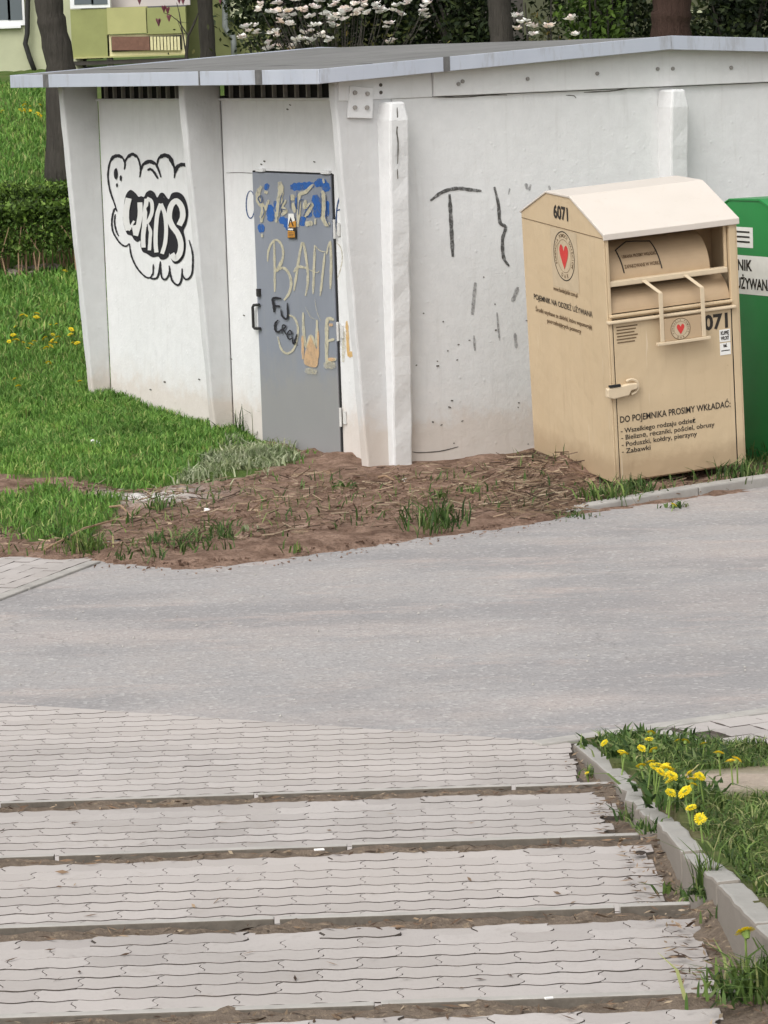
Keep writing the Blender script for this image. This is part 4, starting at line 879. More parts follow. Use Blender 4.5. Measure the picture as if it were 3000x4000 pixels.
# ------------------------------------------------------------------ green clothes container behind it
gb, GW, GD, GH = make_bin('green_paint', 'green_paint', 'green_paint', 'green metal clothes container with a white lettered band, half hidden by the beige one', 'clothes bin')
gyaw = .47; gb.rotation_euler = (0, 0, gyaw)
rp_ = gz(2952, 784, 1.86); gb.location = Vector((.03, 0, 0))+Vector(rp_)-Matrix.Rotation(gyaw, 3, 'Z') @ Vector((0, .505, 1.893))
MB().box((.036, -.004, .02), (GW-.064, .010, 1.66)).build('door', M['green_paint'], gb, bevel=.003)
MB().add([(-.002, y_, z_) for y_, z_ in ((1.30, 1.225), (.04, 1.225), (.04, 1.50), (1.30, 1.50))], [(0, 1, 2, 3)]).build('label_band', M['sticker_white'], gb)
lettering('POJEMNIK', gb, (-.004, .87, 1.395), 'side', .105, .50, .035); lettering('NA ODZIEŻ UŻYWANĄ', gb, (-.004, .85, 1.265), 'side', .105, .98, .035)
MB().add([(-.002, y_, z_) for y_, z_ in ((.94, 1.555), (.60, 1.555), (.60, 1.70), (.94, 1.70))], [(0, 1, 2, 3)]).build('sticker', M['sticker_white'], gb)
for z_ in (1.59, 1.625, 1.66): MB().add([(-.004, a_, b_) for a_, b_ in ((.90, z_), (.64, z_), (.64, z_+.012), (.90, z_+.012))], [(0, 1, 2, 3)]).build('lettering', M['ink_black'], gb)

# ------------------------------------------------------------------ vegetation helpers
def blades(n, pos, h, wd, lean=.5, curve=.5):
    """n x 2 quads/tri : tapered bent blades; returns (n*2,4,3)"""
    az = rng.random(n)*2*np.pi; fa_ = rng.random(n)*2*np.pi
    hh = h*(.55+.9*rng.random(n)); ww = wd*(.6+.8*rng.random(n)); ln = lean*rng.random(n)
    d = np.stack([np.cos(az), np.sin(az), np.zeros(n)], -1); s = np.stack([np.cos(fa_), np.sin(fa_), np.zeros(n)], -1)*ww[:, None]/2
    b = pos; mpt = pos+d*(hh*ln*.45)[:, None]+np.array([0, 0, 1.])*(hh*.6)[:, None]; tp = pos+d*(hh*ln*(1+curve))[:, None]+np.array([0, 0, 1.])*(hh*(1-.25*ln))[:, None]
    q1 = np.stack([b-s, b+s, mpt+s*.8, mpt-s*.8], 1); q2 = np.stack([mpt-s*.8, mpt+s*.8, tp+s*.12, tp-s*.12], 1)
    V = np.empty((n*2, 4, 3)); V[0::2] = q1; V[1::2] = q2; return V
def weld_blades(V):
    """mesh with blades as connected islands (6 vertices, 2 quads)"""
    n = len(V)//2; q1, q2 = V[0::2], V[1::2]
    vs = np.concatenate([q1, q2[:, 2:]], 1).reshape(-1, 3); b = np.arange(n)*6
    f = np.empty((n*2, 4), np.int32); f[0::2] = b[:, None]+np.array([0, 1, 2, 3]); f[1::2] = b[:, None]+np.array([3, 2, 4, 5]); return vs, f
def mesh_vf(name, vs, f, mat, parent=None):
    me = bpy.data.meshes.new(name); me.vertices.add(len(vs)); me.vertices.foreach_set('co', np.asarray(vs, np.float32).reshape(-1)); k = f.shape[1]
    me.loops.add(f.size); me.loops.foreach_set('vertex_index', f.reshape(-1).astype(np.int32)); me.polygons.add(len(f)); me.polygons.foreach_set('loop_start', (np.arange(len(f))*k).astype(np.int32)); me.polygons.foreach_set('loop_total', np.full(len(f), k, np.int32)); me.update(calc_edges=True)
    return link(name, me, mat, parent)
def scatter(poly, dens):
    lo, hi = poly.min(0), poly.max(0); n = int((hi-lo).prod()*dens); p = lo+(hi-lo)*rng.random((n, 2)); return p[inpoly(p[:, 0], p[:, 1], poly)]
def hutmask(p):
    q = np.stack([(p[:, 0]-CO.x)*HU.x+(p[:, 1]-CO.y)*HU.y, (p[:, 0]-CO.x)*HV.x+(p[:, 1]-CO.y)*HV.y], -1)
    return ~((q[:, 0] > -.02) & (q[:, 0] < 5) & (q[:, 1] > -.2) & (q[:, 1] < 4.9))
def grass(name, P, h, wd, mat, lean=.7):
    z = ground_z(P[:, 0], P[:, 1])-.005; vs, f = weld_blades(blades(len(P), np.stack([P[:, 0], P[:, 1], z], -1), h, wd, lean)); o = mesh_vf(name, vs, f, M[mat]); tag(o, kind='stuff'); return o
def leaves(centers, size, nrm=None, fold=.25):
    n = len(centers); a = rng.normal(size=(n, 3)); a /= np.linalg.norm(a, axis=1)[:, None]; b = np.cross(a, rng.normal(size=(n, 3))); b /= np.linalg.norm(b, axis=1)[:, None]
    s = size*(.6+.8*rng.random(n))[:, None]; u_, v_ = a*s, b*s*.5; return np.stack([centers-u_, centers+v_*1., centers+u_, centers-v_], 1)
# lawns
L1 = np.array([(-6.4, 25.2), (-1.0, 25.2), (-1.0, 31), (-7.2, 31)]); L2 = np.array([(-7.4, 31), (-2, 31), (-3, 41), (-8.6, 41)]); L3 = np.array([(-8.6, 41), (-3, 41), (-5, 54), (-10, 54)])
P = scatter(L1, 1700); P = P[hutmask(P)]; 
G0 = np.concatenate([scatter(P_GRASS[0], 2100), scatter(P_GRASS[1], 900)]); G0 = G0[hutmask(G0) & (G0[:, 0] > -4.6)]
G0 = G0[vnoise(G0[:, 0], G0[:, 1], 3.2, 61)+.5 > .22*rng.random(len(G0))+.12]
fr = np.concatenate([scatter(P_GRASS[0], 500), scatter(P_GRASS[1], 400)]); fr = fr+rng.normal(0, .13, fr.shape); fr = fr[hutmask(fr) & (fr[:, 0] > -4.6) & (fr[:, 1] > np.interp(fr[:, 0], ROADF[:, 0], ROADF[:, 1])+.05)]; G0 = np.concatenate([G0, fr])
dm = np.zeros(len(G0), bool)
for q in P_DUSTY: dm |= inpoly(G0[:, 0], G0[:, 1], q)
grass('grass', np.concatenate([P[(P[:, 1] > 24)], G0[~dm]]), .058, .011, 'grass_lawn')
grass('dusty_grass', G0[dm & (rng.random(len(G0)) < .75)], .07, .014, 'grass_dusty', 1.1)
grass('far_grass', np.concatenate([scatter(L2, 700), scatter(L3, 420)]), .085, .02, 'grass_lawn')
sp = np.concatenate([scatter(q, 620) for q in P_SPARSE]+[scatter(np.array([(-2.6, 19.4), (2.6, 22.0), (1.4, 23.7), (-2.6, 22.8)]), 85)]); sp = sp[hutmask(sp)]
sp = sp[sp[:, 1] > np.interp(sp[:, 0], ROADF[:, 0], ROADF[:, 1])+.06]
sp = sp[vnoise(sp[:, 0], sp[:, 1], 5, 62)+.5 > .42]; grass('sparse_grass', sp, .075, .011, 'weed_leaf', 1.0)
bedp = np.array([(.8, 7.3), (2.6, 7.3), (3.2, 13.0), (1.32, 13.82), (1.0, 14.2), (.8, 14.12)]); P = scatter(bedp, 3000)
ed_ = (P[:, 0]-e2a.x)*en.x+(P[:, 1]-e2a.y)*en.y; P = P[(ed_ < .02)]
P = P[np.exp(-(((P[:, 0]-ps[0]-.03)/.34)**4+((P[:, 1]-ps[1]+.03)/.56)**4)) < .15+.3*rng.random(len(P))]
P = P[P[:, 0] > kerb_x(P[:, 1])+.105]
P = P[vnoise(P[:, 0], P[:, 1], 4, 63)+.5 > .2*rng.random(len(P))]; grass('bed_grass', P, .042, .007, 'grass_bed', 1.5)
# straw and clods on the soil
SP = [poly_world(q, .05) for q in ([(1950, 1850), (2080, 1740), (2260, 1850), (2440, 1920), (2330, 2000), (2080, 2040), (1900, 1980)],)]
P = scatter(SP[0], 480); P2 = scatter(np.array([(-2.6, 19.4), (2.6, 21.9), (1.2, 23.9), (-2.6, 23.4)]), 150); g_ = np.zeros(len(P2), bool)
for q in P_GRASS: g_ |= inpoly(P2[:, 0], P2[:, 1], q)
P = np.concatenate([P, P2[~g_]]); P = P[P[:, 1] > np.interp(P[:, 0], ROADF[:, 0], ROADF[:, 1])+.02]; P = P[hutmask(P)]
n = len(P); az = rng.normal(.3, .8, n); ln = (.015+.055*rng.random(n)**2)*(1+.5*(P[:, 0] > .5)); c = np.stack([P[:, 0], P[:, 1], ground_z(P[:, 0], P[:, 1])+.012+.02*rng.random(n)], -1)
d = np.stack([np.cos(az), np.sin(az), rng.normal(0, .22, n)], -1)*ln[:, None]/1; s_ = np.stack([-np.sin(az)*.35, np.cos(az)*.35, np.full(n, .8)], -1)*(.002+.003*rng.random(n))[:, None]
tag(npmesh('straw', np.stack([c-d-s_, c+d-s_, c+d+s_, c-d+s_], 1), None, M['straw']), kind='stuff')
def debris(name, P, Z, l0, mat):
    n = len(P); az = rng.random(n)*6.3; ln = l0*(.4+rng.random(n)); c = np.stack([P[:, 0], P[:, 1], Z+.006], -1)
    d = np.stack([np.cos(az), np.sin(az), rng.normal(0, .15, n)], -1)*ln[:, None]; s_ = np.stack([-np.sin(az), np.cos(az), rng.normal(0, .5, n)], -1)*(.002+.003*rng.random(n))[:, None]
    tag(npmesh(name, np.stack([c-d, c+s_, c+d, c-s_], 1), None, M[mat]), kind='stuff')
PP = []; ZZ = []
for e, z in STEPS:
    k = 130; PP.append(np.stack([-2+2.85*rng.random(k)**.8, e-.06-.10*rng.random(k)], -1)); ZZ.append(np.full(k, z-.006))
    k = 190; PP.append(np.stack([.89-.15*rng.random(k)**1.3, e-.1-1.3*rng.random(k)], -1)); ZZ.append(np.full(k, z+.014))
    k = 40; PP.append(np.stack([-2+2.8*rng.random(k), e-.1-1.3*rng.random(k)], -1)); ZZ.append(np.full(k, z))
k = 60; PP.append(np.stack([.84-.12*rng.random(k), 12.9+1.1*rng.random(k)], -1)); ZZ.append(np.full(k, .03))
debris('leaf_litter', np.concatenate(PP), np.concatenate(ZZ), .022, 'straw')
# clods
def clod(name, loc, r, mat, label=None, cat=None, group=None, flat=.6):
    bm = bmesh.new(); bmesh.ops.create_icosphere(bm, subdivisions=2, radius=r); sd_ = random.random()*50
    for v in bm.verts:
        k = 1+.35*(float(vnoise(np.array(v.co.x/r+sd_), np.array(v.co.y/r+v.co.z/r*1.7), 1.1, 70)))*2; v.co *= k; v.co.z *= flat
    me = bpy.data.meshes.new(name); bm.to_mesh(me); bm.free(); o = link(name, me, M[mat]); o.location = loc; o.rotation_euler = (0, 0, random.random()*6)
    if label: tag(o, label, cat, group)
    return o
P = scatter(np.array([(-1.6, 19.75), (2.0, 22.2), (1.2, 23.4), (.2, 23.7), (-1.4, 22.2)]), 420); P = P[hutmask(P)]; P = np.concatenate([P, np.stack([-2+3.4*rng.random(700), np.zeros(700)], -1)]); q_ = len(P)-700; P[q_:, 1] = np.interp(P[q_:, 0], ROADF[:, 0], ROADF[:, 1])+.08-.38*rng.random(700)**2.2; P = P[P[:, 1] > np.interp(P[:, 0], ROADF[:, 0], ROADF[:, 1])-.45]
V = []; 
for (x, y) in P:
    r_ = .005+.024*random.random()**3; z = max(gzf(x, y), .0); r_ *= (1 if gzf(x, y) > .01 else .6); a_ = [Vector((random.gauss(0, 1), random.gauss(0, 1), random.gauss(0, .7))).normalized()*r_*random.uniform(.7, 1.3) for _ in range(4)]; c_ = Vector((x, y, z+r_*.3))
    V += [[c_+a_[0], c_+a_[1], c_+a_[2]], [c_+a_[0], c_+a_[2], c_+a_[3]], [c_+a_[0], c_+a_[3], c_+a_[1]], [c_+a_[1], c_+a_[3], c_+a_[2]]]
tag(npmesh('soil_crumbs', np.array([[tuple(p) for p in t] for t in V]), None, M['ground']), kind='stuff')

# ------------------------------------------------------------------ weeds, tufts and dandelions
def tuft(label, px, py, h, wd, n, rad, mat, cat='grass tuft', lean=.8, loc=None, name='grass_tuft'):
    c = loc or on_ground(px, py); o_ = rng.normal(size=(n, 2))*rad; pos = np.concatenate([o_, np.zeros((n, 1))], 1)
    vs, f = weld_blades(blades(n, pos, h, wd, lean)); o = mesh_vf(name, vs, f, M[mat]); o.location = c; tag(o, label, cat); return o
def treadp(px, py, z): return Vector(gz(px, py, z))
tuft('tall grass tuft with seed stalks against the edge stones beside the third step', 2740, 3470, .155, .007, 42, .02, 'grass_bed', loc=treadp(2755, 3485, .49), lean=.5)
tuft('broad leafy weed at the foot of the tall grass tuft', 0, 0, .035, .010, 70, .04, 'weed_leaf', 'weed', 1.5, treadp(2745, 3500, .49), 'weed')
tuft('small bright weed in the corner where the first edging meets the edge stones', 0, 0, .055, .008, 40, .03, 'grass_bed', 'weed', .9, treadp(2325, 3035, .02), 'weed')
tuft('weed growing in the corner above the second edging', 0, 0, .055, .008, 45, .03, 'weed_leaf', 'weed', 1., treadp(2475, 3205, .17), 'weed')
tuft('dark low weed at the gap between two edge stones', 0, 0, .035, .009, 50, .03, 'weed_leaf', 'weed', 1.3, treadp(2535, 3245, .33), 'weed')
tuft('thin weed below the third edging, near the litter', 0, 0, .05, .007, 22, .03, 'weed_leaf', 'weed', .9, treadp(2840, 3590, .50), 'weed')
tuft('lush weed clump in the bottom right corner under the large dandelion', 0, 0, .085, .009, 220, .07, 'grass_bed', 'weed', 1.1, treadp(2985, 3870, .66), 'weed')
tuft('low weed at the end of the lowest visible edging', 0, 0, .04, .009, 60, .05, 'weed_leaf', 'weed', 1.5, treadp(2880, 3905, .66), 'weed')
tuft('tiny yellow green weed on the third tread', 0, 0, .03, .012, 14, .02, 'grass_bed', 'weed', 1.4, treadp(2615, 3490, .335), 'weed')
for px, py, h, n_, mat, lab in ((1690, 2050, .15, 90, 'weed_leaf', 'large green grass tuft on the soil near the road'), (1712, 1942, .05, 26, 'weed_leaf', 'flat leafy weed on the soil above the large tuft'), (1335, 1906, .05, 22, 'weed_leaf', 'small leafy weed on the soil in front of the corner post'), (1160, 2158, .07, 12, 'grass_bed', 'small yellow green sprout on bare soil near the road'),
                              (960, 2075, .05, 14, 'grass_dusty', 'greyish sprout on the bare soil'), (1840, 1925, .06, 18, 'weed_leaf', 'thin weed among straw left of the bin'), (2370, 1960, .13, 90, 'grass_bed', "grass tuft at the beige bin's front corner"), (2510, 1925, .10, 60, 'weed_leaf', 'low weed under the front edge of the beige bin'), (2880, 1870, .12, 70, 'weed_leaf', "weed clump at the beige bin's right corner"),
                              (2965, 1800, .12, 60, 'weed_leaf', 'weed in front of the green bin'), (2230, 2035, .06, 60, 'weed_leaf', 'dark weed over the sunken end of the road kerb'), (330, 2160, .12, 60, 'grass_bed', 'bright grass tuft at the end of the paved corner'), (1010, 1690, .20, 90, 'weed_leaf', 'tall weeds against the wall left of the grey door'), (1090, 1760, .09, 60, 'grass_dusty', 'pale dusty weeds at the foot of the grey door'), (620, 1985, .08, 40, 'weed_leaf', 'grass sprout beside the white patch on the soil')):
    tuft(lab, px, py, h, .012 if 'leafy' not in lab else .022, n_, .03+.0009*n_, mat, 'weed' if 'grass' not in lab else 'grass tuft', .9, None, 'weed' if 'grass' not in lab else 'grass_tuft')
def flower_mesh(r):
    V = []
    for ring, (n_, rr, up) in enumerate(((22, 1., .1), (20, .85, .3), (16, .62, .5), (10, .35, .65))):
        for i in range(n_):
            a_ = 2*math.pi*(i+random.random()*.6)/n_; k = rr*random.uniform(.85, 1.1); d_ = Vector((math.cos(a_), math.sin(a_), 0)); t_ = Vector((-d_.y, d_.x, 0))
            b_ = Vector((0, 0, .05*r)); tip = d_*r*k+Vector((0, 0, r*up*.55)); w_ = .13*r
            V.append([b_-t_*w_*.4, b_+t_*w_*.4, tip+t_*w_*.6, tip-t_*w_*.6])
    return np.array([[tuple(p) for p in q] for q in V])
def flower_parts():
    h = npmesh('flower_head', flower_mesh(.022), None, M['petal_yellow'])
    cal = MB(); cal.tube([(0, 0, -.014), (0, 0, -.004), (0, 0, .004)], [.005, .009, .008], 8); c = cal.build('calyx', M['stem_green'], h)
    return h
fh = flower_parts(); FM, CM = fh.data, fh.children[0].data
for o in (fh.children[0], fh): bpy.data.objects.remove(o)
def dandelion(px, py, label, group, z=None, stem=.11, k=1.0, tilt=None, parts=True, gp=None, ground=None):
    if ground is None:
        P = on_ground(px, py, stem)
    else: P = Vector(gz(px, py, ground+stem)); P.z = ground
    root = empty('dandelion', P); tag(root, label, 'dandelion', group)
    lx, ly = random.uniform(-.02, .02), random.uniform(-.02, .02)
    st = MB().tube([(lx, ly, -.01), (lx*.4, ly*.4, stem*.5), (0, 0, stem-.012*k)], [.0035, .003, .0028], 5).build('stem', M['stem_green'], root)
    h = bpy.data.objects.new('flower_head', FM); COL.objects.link(h); h.parent = root; h.location = (0, 0, stem); tl = tilt or (random.uniform(.05, .75), random.uniform(-.4, .4)); h.rotation_euler = (tl[0], tl[1], random.random()*6); h.scale = (k*1.08,)*3
    c = bpy.data.objects.new('calyx', CM); COL.objects.link(c); c.parent = h
    return root
LB_ = 'dandelions on the grass bed beside the steps'
c3 = lambda x, y: (2100+x/1.701, 2700+y/1.701)
for x, y in ((755, 550), (815, 535), (845, 495), (880, 520), (870, 555), (882, 597), (775, 556), (850, 505), (800, 545), (862, 520), (890, 560)): dandelion(*c3(x, y), 'yellow dandelion in the dense cluster beside the edge stones', 'dandelions in the dense cluster', stem=random.uniform(.09, .13), k=random.uniform(.85, 1.1))
for x, y in ((1010, 545), (1065, 560), (1025, 588), (1035, 622), (1080, 566)): dandelion(*c3(x, y), 'yellow dandelion in the small cluster left of the sandy patch', 'dandelions left of the sandy patch', stem=random.uniform(.08, .12), k=.85)
dandelion(*c3(980, 665), 'wide open yellow dandelion, tall one between the cluster and the sandy patch', None, stem=.13, k=1.2, tilt=(.7, .1))
for x, y, lb in ((690, 622, 'yellow dandelion at the left end of the dense cluster, by the edge stone'), (675, 582, 'half closed orange dandelion near the wavy edge stone'), (885, 770, 'yellow dandelion low in front of the dense cluster'), (1020, 776, 'yellow dandelion in front of the sandy patch cluster'), (1080, 845, 'nearest dandelion of the bed, tilted sideways, by the grass')):
    dandelion(*c3(x, y), lb, None, stem=.08, k=.9 if 'orange' not in lb else .6, tilt=(.9, .5) if 'sideways' in lb else None)
for x, y in ((770, 390), (690, 380), (755, 275), (740, 320), (930, 330), (985, 332), (1105, 350)): dandelion(*c3(x, y), 'yellow dandelion among the dark leaves at the road end of the bed', 'dandelions at the road end of the bed', stem=.08, k=.85)
for x, y in ((445, 395), (560, 465), (578, 487)): dandelion(*c3(x, y), 'yellow dandelion close to the lowest edge stone', 'dandelions by the lowest edge stone', stem=.07, k=.8)
for x, y in ((1285, 465), (1325, 455), (1205, 412)): dandelion(*c3(x, y), 'yellow dandelion on the bed beside the block paved path', 'dandelions beside the path', stem=.09, k=.95)
dandelion(2912, 3640, 'largest yellow dandelion, growing on the steps in front of the edge stones', None, stem=.15, k=1.2, tilt=(.55, -.1), ground=.65)
dandelion(2292, 3020, 'tiny orange bud at the foot of the lowest edge stone', None, stem=.03, k=.45, ground=.03)
dandelion(2632, 1972, 'single dandelion at the road kerb in front of the beige bin', None, stem=.035, k=1.0, tilt=(.6, 0), ground=.005)
tuft('small leafy weed around the dandelion at the road kerb', 0, 0, .035, .012, 40, .045, 'weed_leaf', 'weed', 1.6, Vector(gz(2632, 1982, .005)), 'weed')
z8 = lambda x, y: (x/1.659, 1300+y/1.659); z4 = lambda x, y: (x/1.843, 500+y/1.843)
for x, y in ((85, 15), (100, 48), (150, 65), (200, 75), (180, 103), (290, 35), (330, 85), (300, 98), (360, 65), (375, 30), (455, 12), (500, 70)): dandelion(*z8(x, y), 'dandelion in the yellow patch on the lawn left of the building', 'dandelions in the lawn patch', stem=.08, k=1.35)
for i in range(12): dandelion(random.uniform(10, 290), random.uniform(1225, 1365), 'dandelion in the yellow patch on the lawn left of the building', 'dandelions in the lawn patch', stem=.08, k=random.uniform(.9, 1.3))
for x, y in ((315, 195), (95, 300), (118, 345), (517, 315)): dandelion(*z8(x, y), 'single dandelion on the lawn below the yellow patch', 'dandelions below the lawn patch', stem=.08, k=1.3)
for x, y in ((160, 1348), (268, 1338), (262, 1362), (470, 1030)): dandelion(*z4(x, y), 'dandelion on the lawn above the yellow patch', 'dandelions above the lawn patch', stem=.08, k=1.5)
for i in range(22): dandelion(random.uniform(0, 225), random.uniform(398, 455), 'far dandelion at the top of the lawn under the roof edge', 'far dandelions', stem=.06, k=random.uniform(1.1, 1.9))
# leaf rosettes on the bed
for i, (x, y, n_) in enumerate(((850, 640, 60), (1010, 700, 60), (700, 330, 60), (500, 370, 40), (950, 745, 40), (1180, 480, 40), (980, 360, 50), (650, 440, 40))):
    lab = ['broad leaved rosette under the dense dandelion cluster', 'dandelion leaves left of the sandy patch', 'dark leaf rosette at the road end of the bed', 'leaf rosette nearest the lowest edge stone', 'leaves in front of the dandelion clusters', 'leaf rosette beside the block paved path', 'leaf rosette below the path edging', 'leaf rosette between the wavy edge stone and the road end'][i]
    P = on_ground(*c3(x, y)); tuft(lab, 0, 0, .05, .015, n_*2, .065, 'weed_leaf', 'leaf rosette', 1.6, P, 'leaf_rosette')
# white litter, stones, twigs
for px, py, r_, lab, z in ((365, 1740, .03, 'white crumpled scrap on the grass left of the building, left piece of the pair', None), (388, 1748, .026, 'white crumpled scrap on the grass, right piece of the pair', None), (1582, 1885, .018, 'small white pebble on the soil by the corner', None), (808, 2003, .022, 'pale pebble on the soil left of the door', None), (1745, 3335+0, .0, '', None)):
    if r_: clod('scrap' if 'scrap' in lab else 'pebble', on_ground(px, py)+Vector((0, 0, r_*.9)), r_, 'litter', lab, 'scrap' if 'scrap' in lab else 'pebble')
for px, py, z, sz, lab in ((1247, 3322, .33, .018, 'white scrap lying in the dirt strip of the second edging'), (2144, 3903, .66, .012, 'small white scrap in the dirt strip of the nearest edging')):
    if sz: o = MB().box((-sz, -sz*.35, 0), (sz, sz*.35, .006)).build('paper_scrap', M['litter'], bevel=.002); o.location = Vector(gz(px, py, z)); o.rotation_euler = (.1, .05, random.uniform(-.4, .4)); tag(o, lab, 'litter')
o = clod('dry_leaf', Vector(gz(2500, 3330, .335)), .02, 'dark_litter', 'dark dry leaf curled on the third tread near the edge stones', 'leaf', None, .3)
for i in range(9): clod('stone', on_ground(40+i*22+random.uniform(-8, 8), 1068+random.uniform(-12, 14))+Vector((0, 0, .03)), random.uniform(.05, .11), 'stone', 'rough grey stone in the low pile on the lawn before the hedge', 'stone', 'stones piled on the lawn', .55)
for a_, b_, lab in (((175, 2165), (495, 2035), 'long bent twig lying on the soil and grass'), ((430, 1998), (515, 2035), 'short twig crossing the long twig'), ((1480, 1880), (1540, 1892), 'small pale stick on the soil near the corner')):
    A_, B_ = on_ground(*a_)+Vector((0, 0, .03)), on_ground(*b_)+Vector((0, 0, .03)); mid = A_.lerp(B_, .45)+Vector((0, .12 if 'long' in lab else 0, .02)); o = MB().tube([tuple(p-A_) for p in (A_, A_.lerp(mid, .5), mid, mid.lerp(B_, .5), B_)], [.009, .008, .008, .006, .004], 6).build('twig', M['twig']); o.location = A_; tag(o, lab, 'twig')
# loose gravel on the road
P = np.stack([-2.3+5*rng.random(150), 14.8+6*rng.random(150)], -1); P = P[(P[:, 1] < np.interp(P[:, 0], ROADF[:, 0], ROADF[:, 1])-.1) & (P[:, 1] > np.interp(P[:, 0], ROADN[:, 0], ROADN[:, 1])+.1)]
V = []
for (x, y) in P:
    r_ = .004+.006*random.random(); c_ = Vector((x, y, .002)); q = [c_+Vector((r_*random.uniform(.6, 1.4)*math.cos(k*1.57+.4), r_*random.uniform(.6, 1.4)*math.sin(k*1.57+.4), 0)) for k in range(4)]; t_ = c_+Vector((0, 0, r_)); V += [[q[k], q[(k+1) % 4], t_] for k in range(4)]
tag(npmesh('grit', np.array([[tuple(p) for p in t] for t in V]), None, M['concrete_light']), kind='stuff')

# ------------------------------------------------------------------ hedges
def hedge(label, x0, x1, y0, y1, h, nl):
    c = Vector(((x0+x1)/2, (y0+y1)/2, gzf((x0+x1)/2, y0))); root = empty('hedge', c); tag(root, label, 'hedge')
    p = rng.random((nl, 3)); k = rng.random(nl) < .55; p[k, 2] = 1-.12*rng.random(k.sum())**2; k2 = rng.random(nl) < .45; p[k2, 1] = .12*rng.random(k2.sum())
    p[:, 2] = .36+.64*p[:, 2]; q = np.stack([(p[:, 0]-.5)*(x1-x0), (p[:, 1]-.5)*(y1-y0), p[:, 2]*h], -1); q += rng.normal(size=q.shape)*.03
    q[:, 2] += vnoise(q[:, 0], q[:, 1], 3, 80)*.08; q[:, 1] += vnoise(q[:, 0], q[:, 2], 4, 81)*.14
    npmesh('foliage', leaves(q, .03), None, M['hedge_leaf'], root)
    t_ = rng.random((nl//3, 3)); t_ = np.stack([(t_[:, 0]-.5)*(x1-x0), (t_[:, 1]-.5)*(y1-y0), h+(t_[:, 2]-.6)*.1+vnoise(t_[:, 0]*6, t_[:, 1], 3, 80)*.1], -1); npmesh('lit_top_leaves', leaves(t_, .028), None, M['hedge_lit_top'], root)  # extra top leaves, coloured lighter to show the hedge top as lit
    mb = MB()
    for i in range(int((x1-x0)*40)):
        x = (random.random()-.5)*(x1-x0); y = (random.random()-.5)*(y1-y0)*.9; mb.tube([(x, y, -.05), (x+random.uniform(-.06, .06), y+random.uniform(-.05, .05), h*.35), (x+random.uniform(-.15, .15), y+random.uniform(-.1, .1), h*.75)], [.012, .009, .005], 4)
    mb.build('stem', M['twig'], root)
hedge('clipped green hedge with bare stems at its foot, left of the building', -6.0, -1.5, 35.2, 36.2, .72, 22000)
hedge('second clipped hedge strip behind the front hedge', -5.7, -1.5, 38.6, 39.4, .45, 11000)
# ------------------------------------------------------------------ trees
def crown(root, c, rad, n, size, mat, name='crown'):
    k = rng.normal(size=(26, 3)); k = k/np.linalg.norm(k, axis=1)[:, None]*(rng.random(26)[:, None]**.5); ctr = np.array(c)+k*np.array(rad)
    p = ctr[rng.integers(0, 26, n)]+rng.normal(size=(n, 3))*np.array(rad)*.16; return npmesh(name, leaves(p, size), None, M[mat], root)
def trunk_pts(pxs, Y): return [at(x, y, Y) for x, y in pxs]
def tree(label, pxs, Y, r0, r1, mat='bark', top=7.0, limbs=5, cat='tree'):
    P = trunk_pts(pxs, Y); g = gzf(P[0].x, Y); base = Vector((P[0].x, Y, g)); root = empty('tree', base); tag(root, label, cat)
    d = (P[-1]-P[0]); d = d/max(.01, d.z); full = [base-Vector((0, 0, .2))]+[p for p in P if p.z > g+.1]; last = full[-1]; full += [last+Vector((d.x*.8, .05, 1))*k for k in (1.0, 2.2)]+[last+Vector((d.x*.9, .1, 1))*(top-last.z)]
    n_ = len(full); rr = [r0+(r1-r0)*(i/(n_-1))**.8 for i in range(n_)]; rr[0] = r0*1.25
    mb = MB(); mb.tube([p-base for p in crom(full, 4)], [float(np.interp(i, range(0, 4*(n_-1)+1, 4), rr))*(1+.06*math.sin(i*2.1)) for i in range(4*(n_-1)+1)], 14); tr = mb.build('trunk', M[mat], root, smooth=True)
    mb = MB()
    for i in range(limbs):
        z = 2.0+(top-2.5-g)*(i+.5)/limbs; s_ = last+Vector((d.x*.85, .05, 1))*max(.2, z+g-last.z); a_ = random.random()*6.28; e_ = s_+Vector((math.cos(a_)*1.5, math.sin(a_)*1.5, 1.2)); mb.tube([s_-base, s_.lerp(e_, .5)-base+Vector((0, 0, -.1)), e_-base], [r1*.9, r1*.6, r1*.2], 6)
    mb.build('limb', M[mat], root); crown(root, (d.x*top*.5, 0, top-g+.4), (1.9, 1.9, 1.3), 3500, .06, 'bush_leaf'); return root
tree('thick dark tree trunk leaning left in front of the lime balcony', [(248, 690), (240, 350), (235, 250), (205, 100), (190, 0)], 42, .2, .16)
tree('slim dark tree trunk right of the balcony', [(815, 330), (812, 200), (800, 0)], 44, .115, .09, top=6.5)
tree('dark tree trunk behind the roof right of the white magnolia', [(1965, 300), (1960, 150), (1950, 0)], 42, .16, .14)
tree('wide reddish brown tree trunk behind the roof ridge', [(2625, 300), (2620, 100), (2625, 0)], 40, .25, .22, 'bark_red')
tree('dark trunk at the far left picture border', [(5, 520), (8, 400), (5, 300)], 46, .16, .14, top=3.2, limbs=0) if False else None
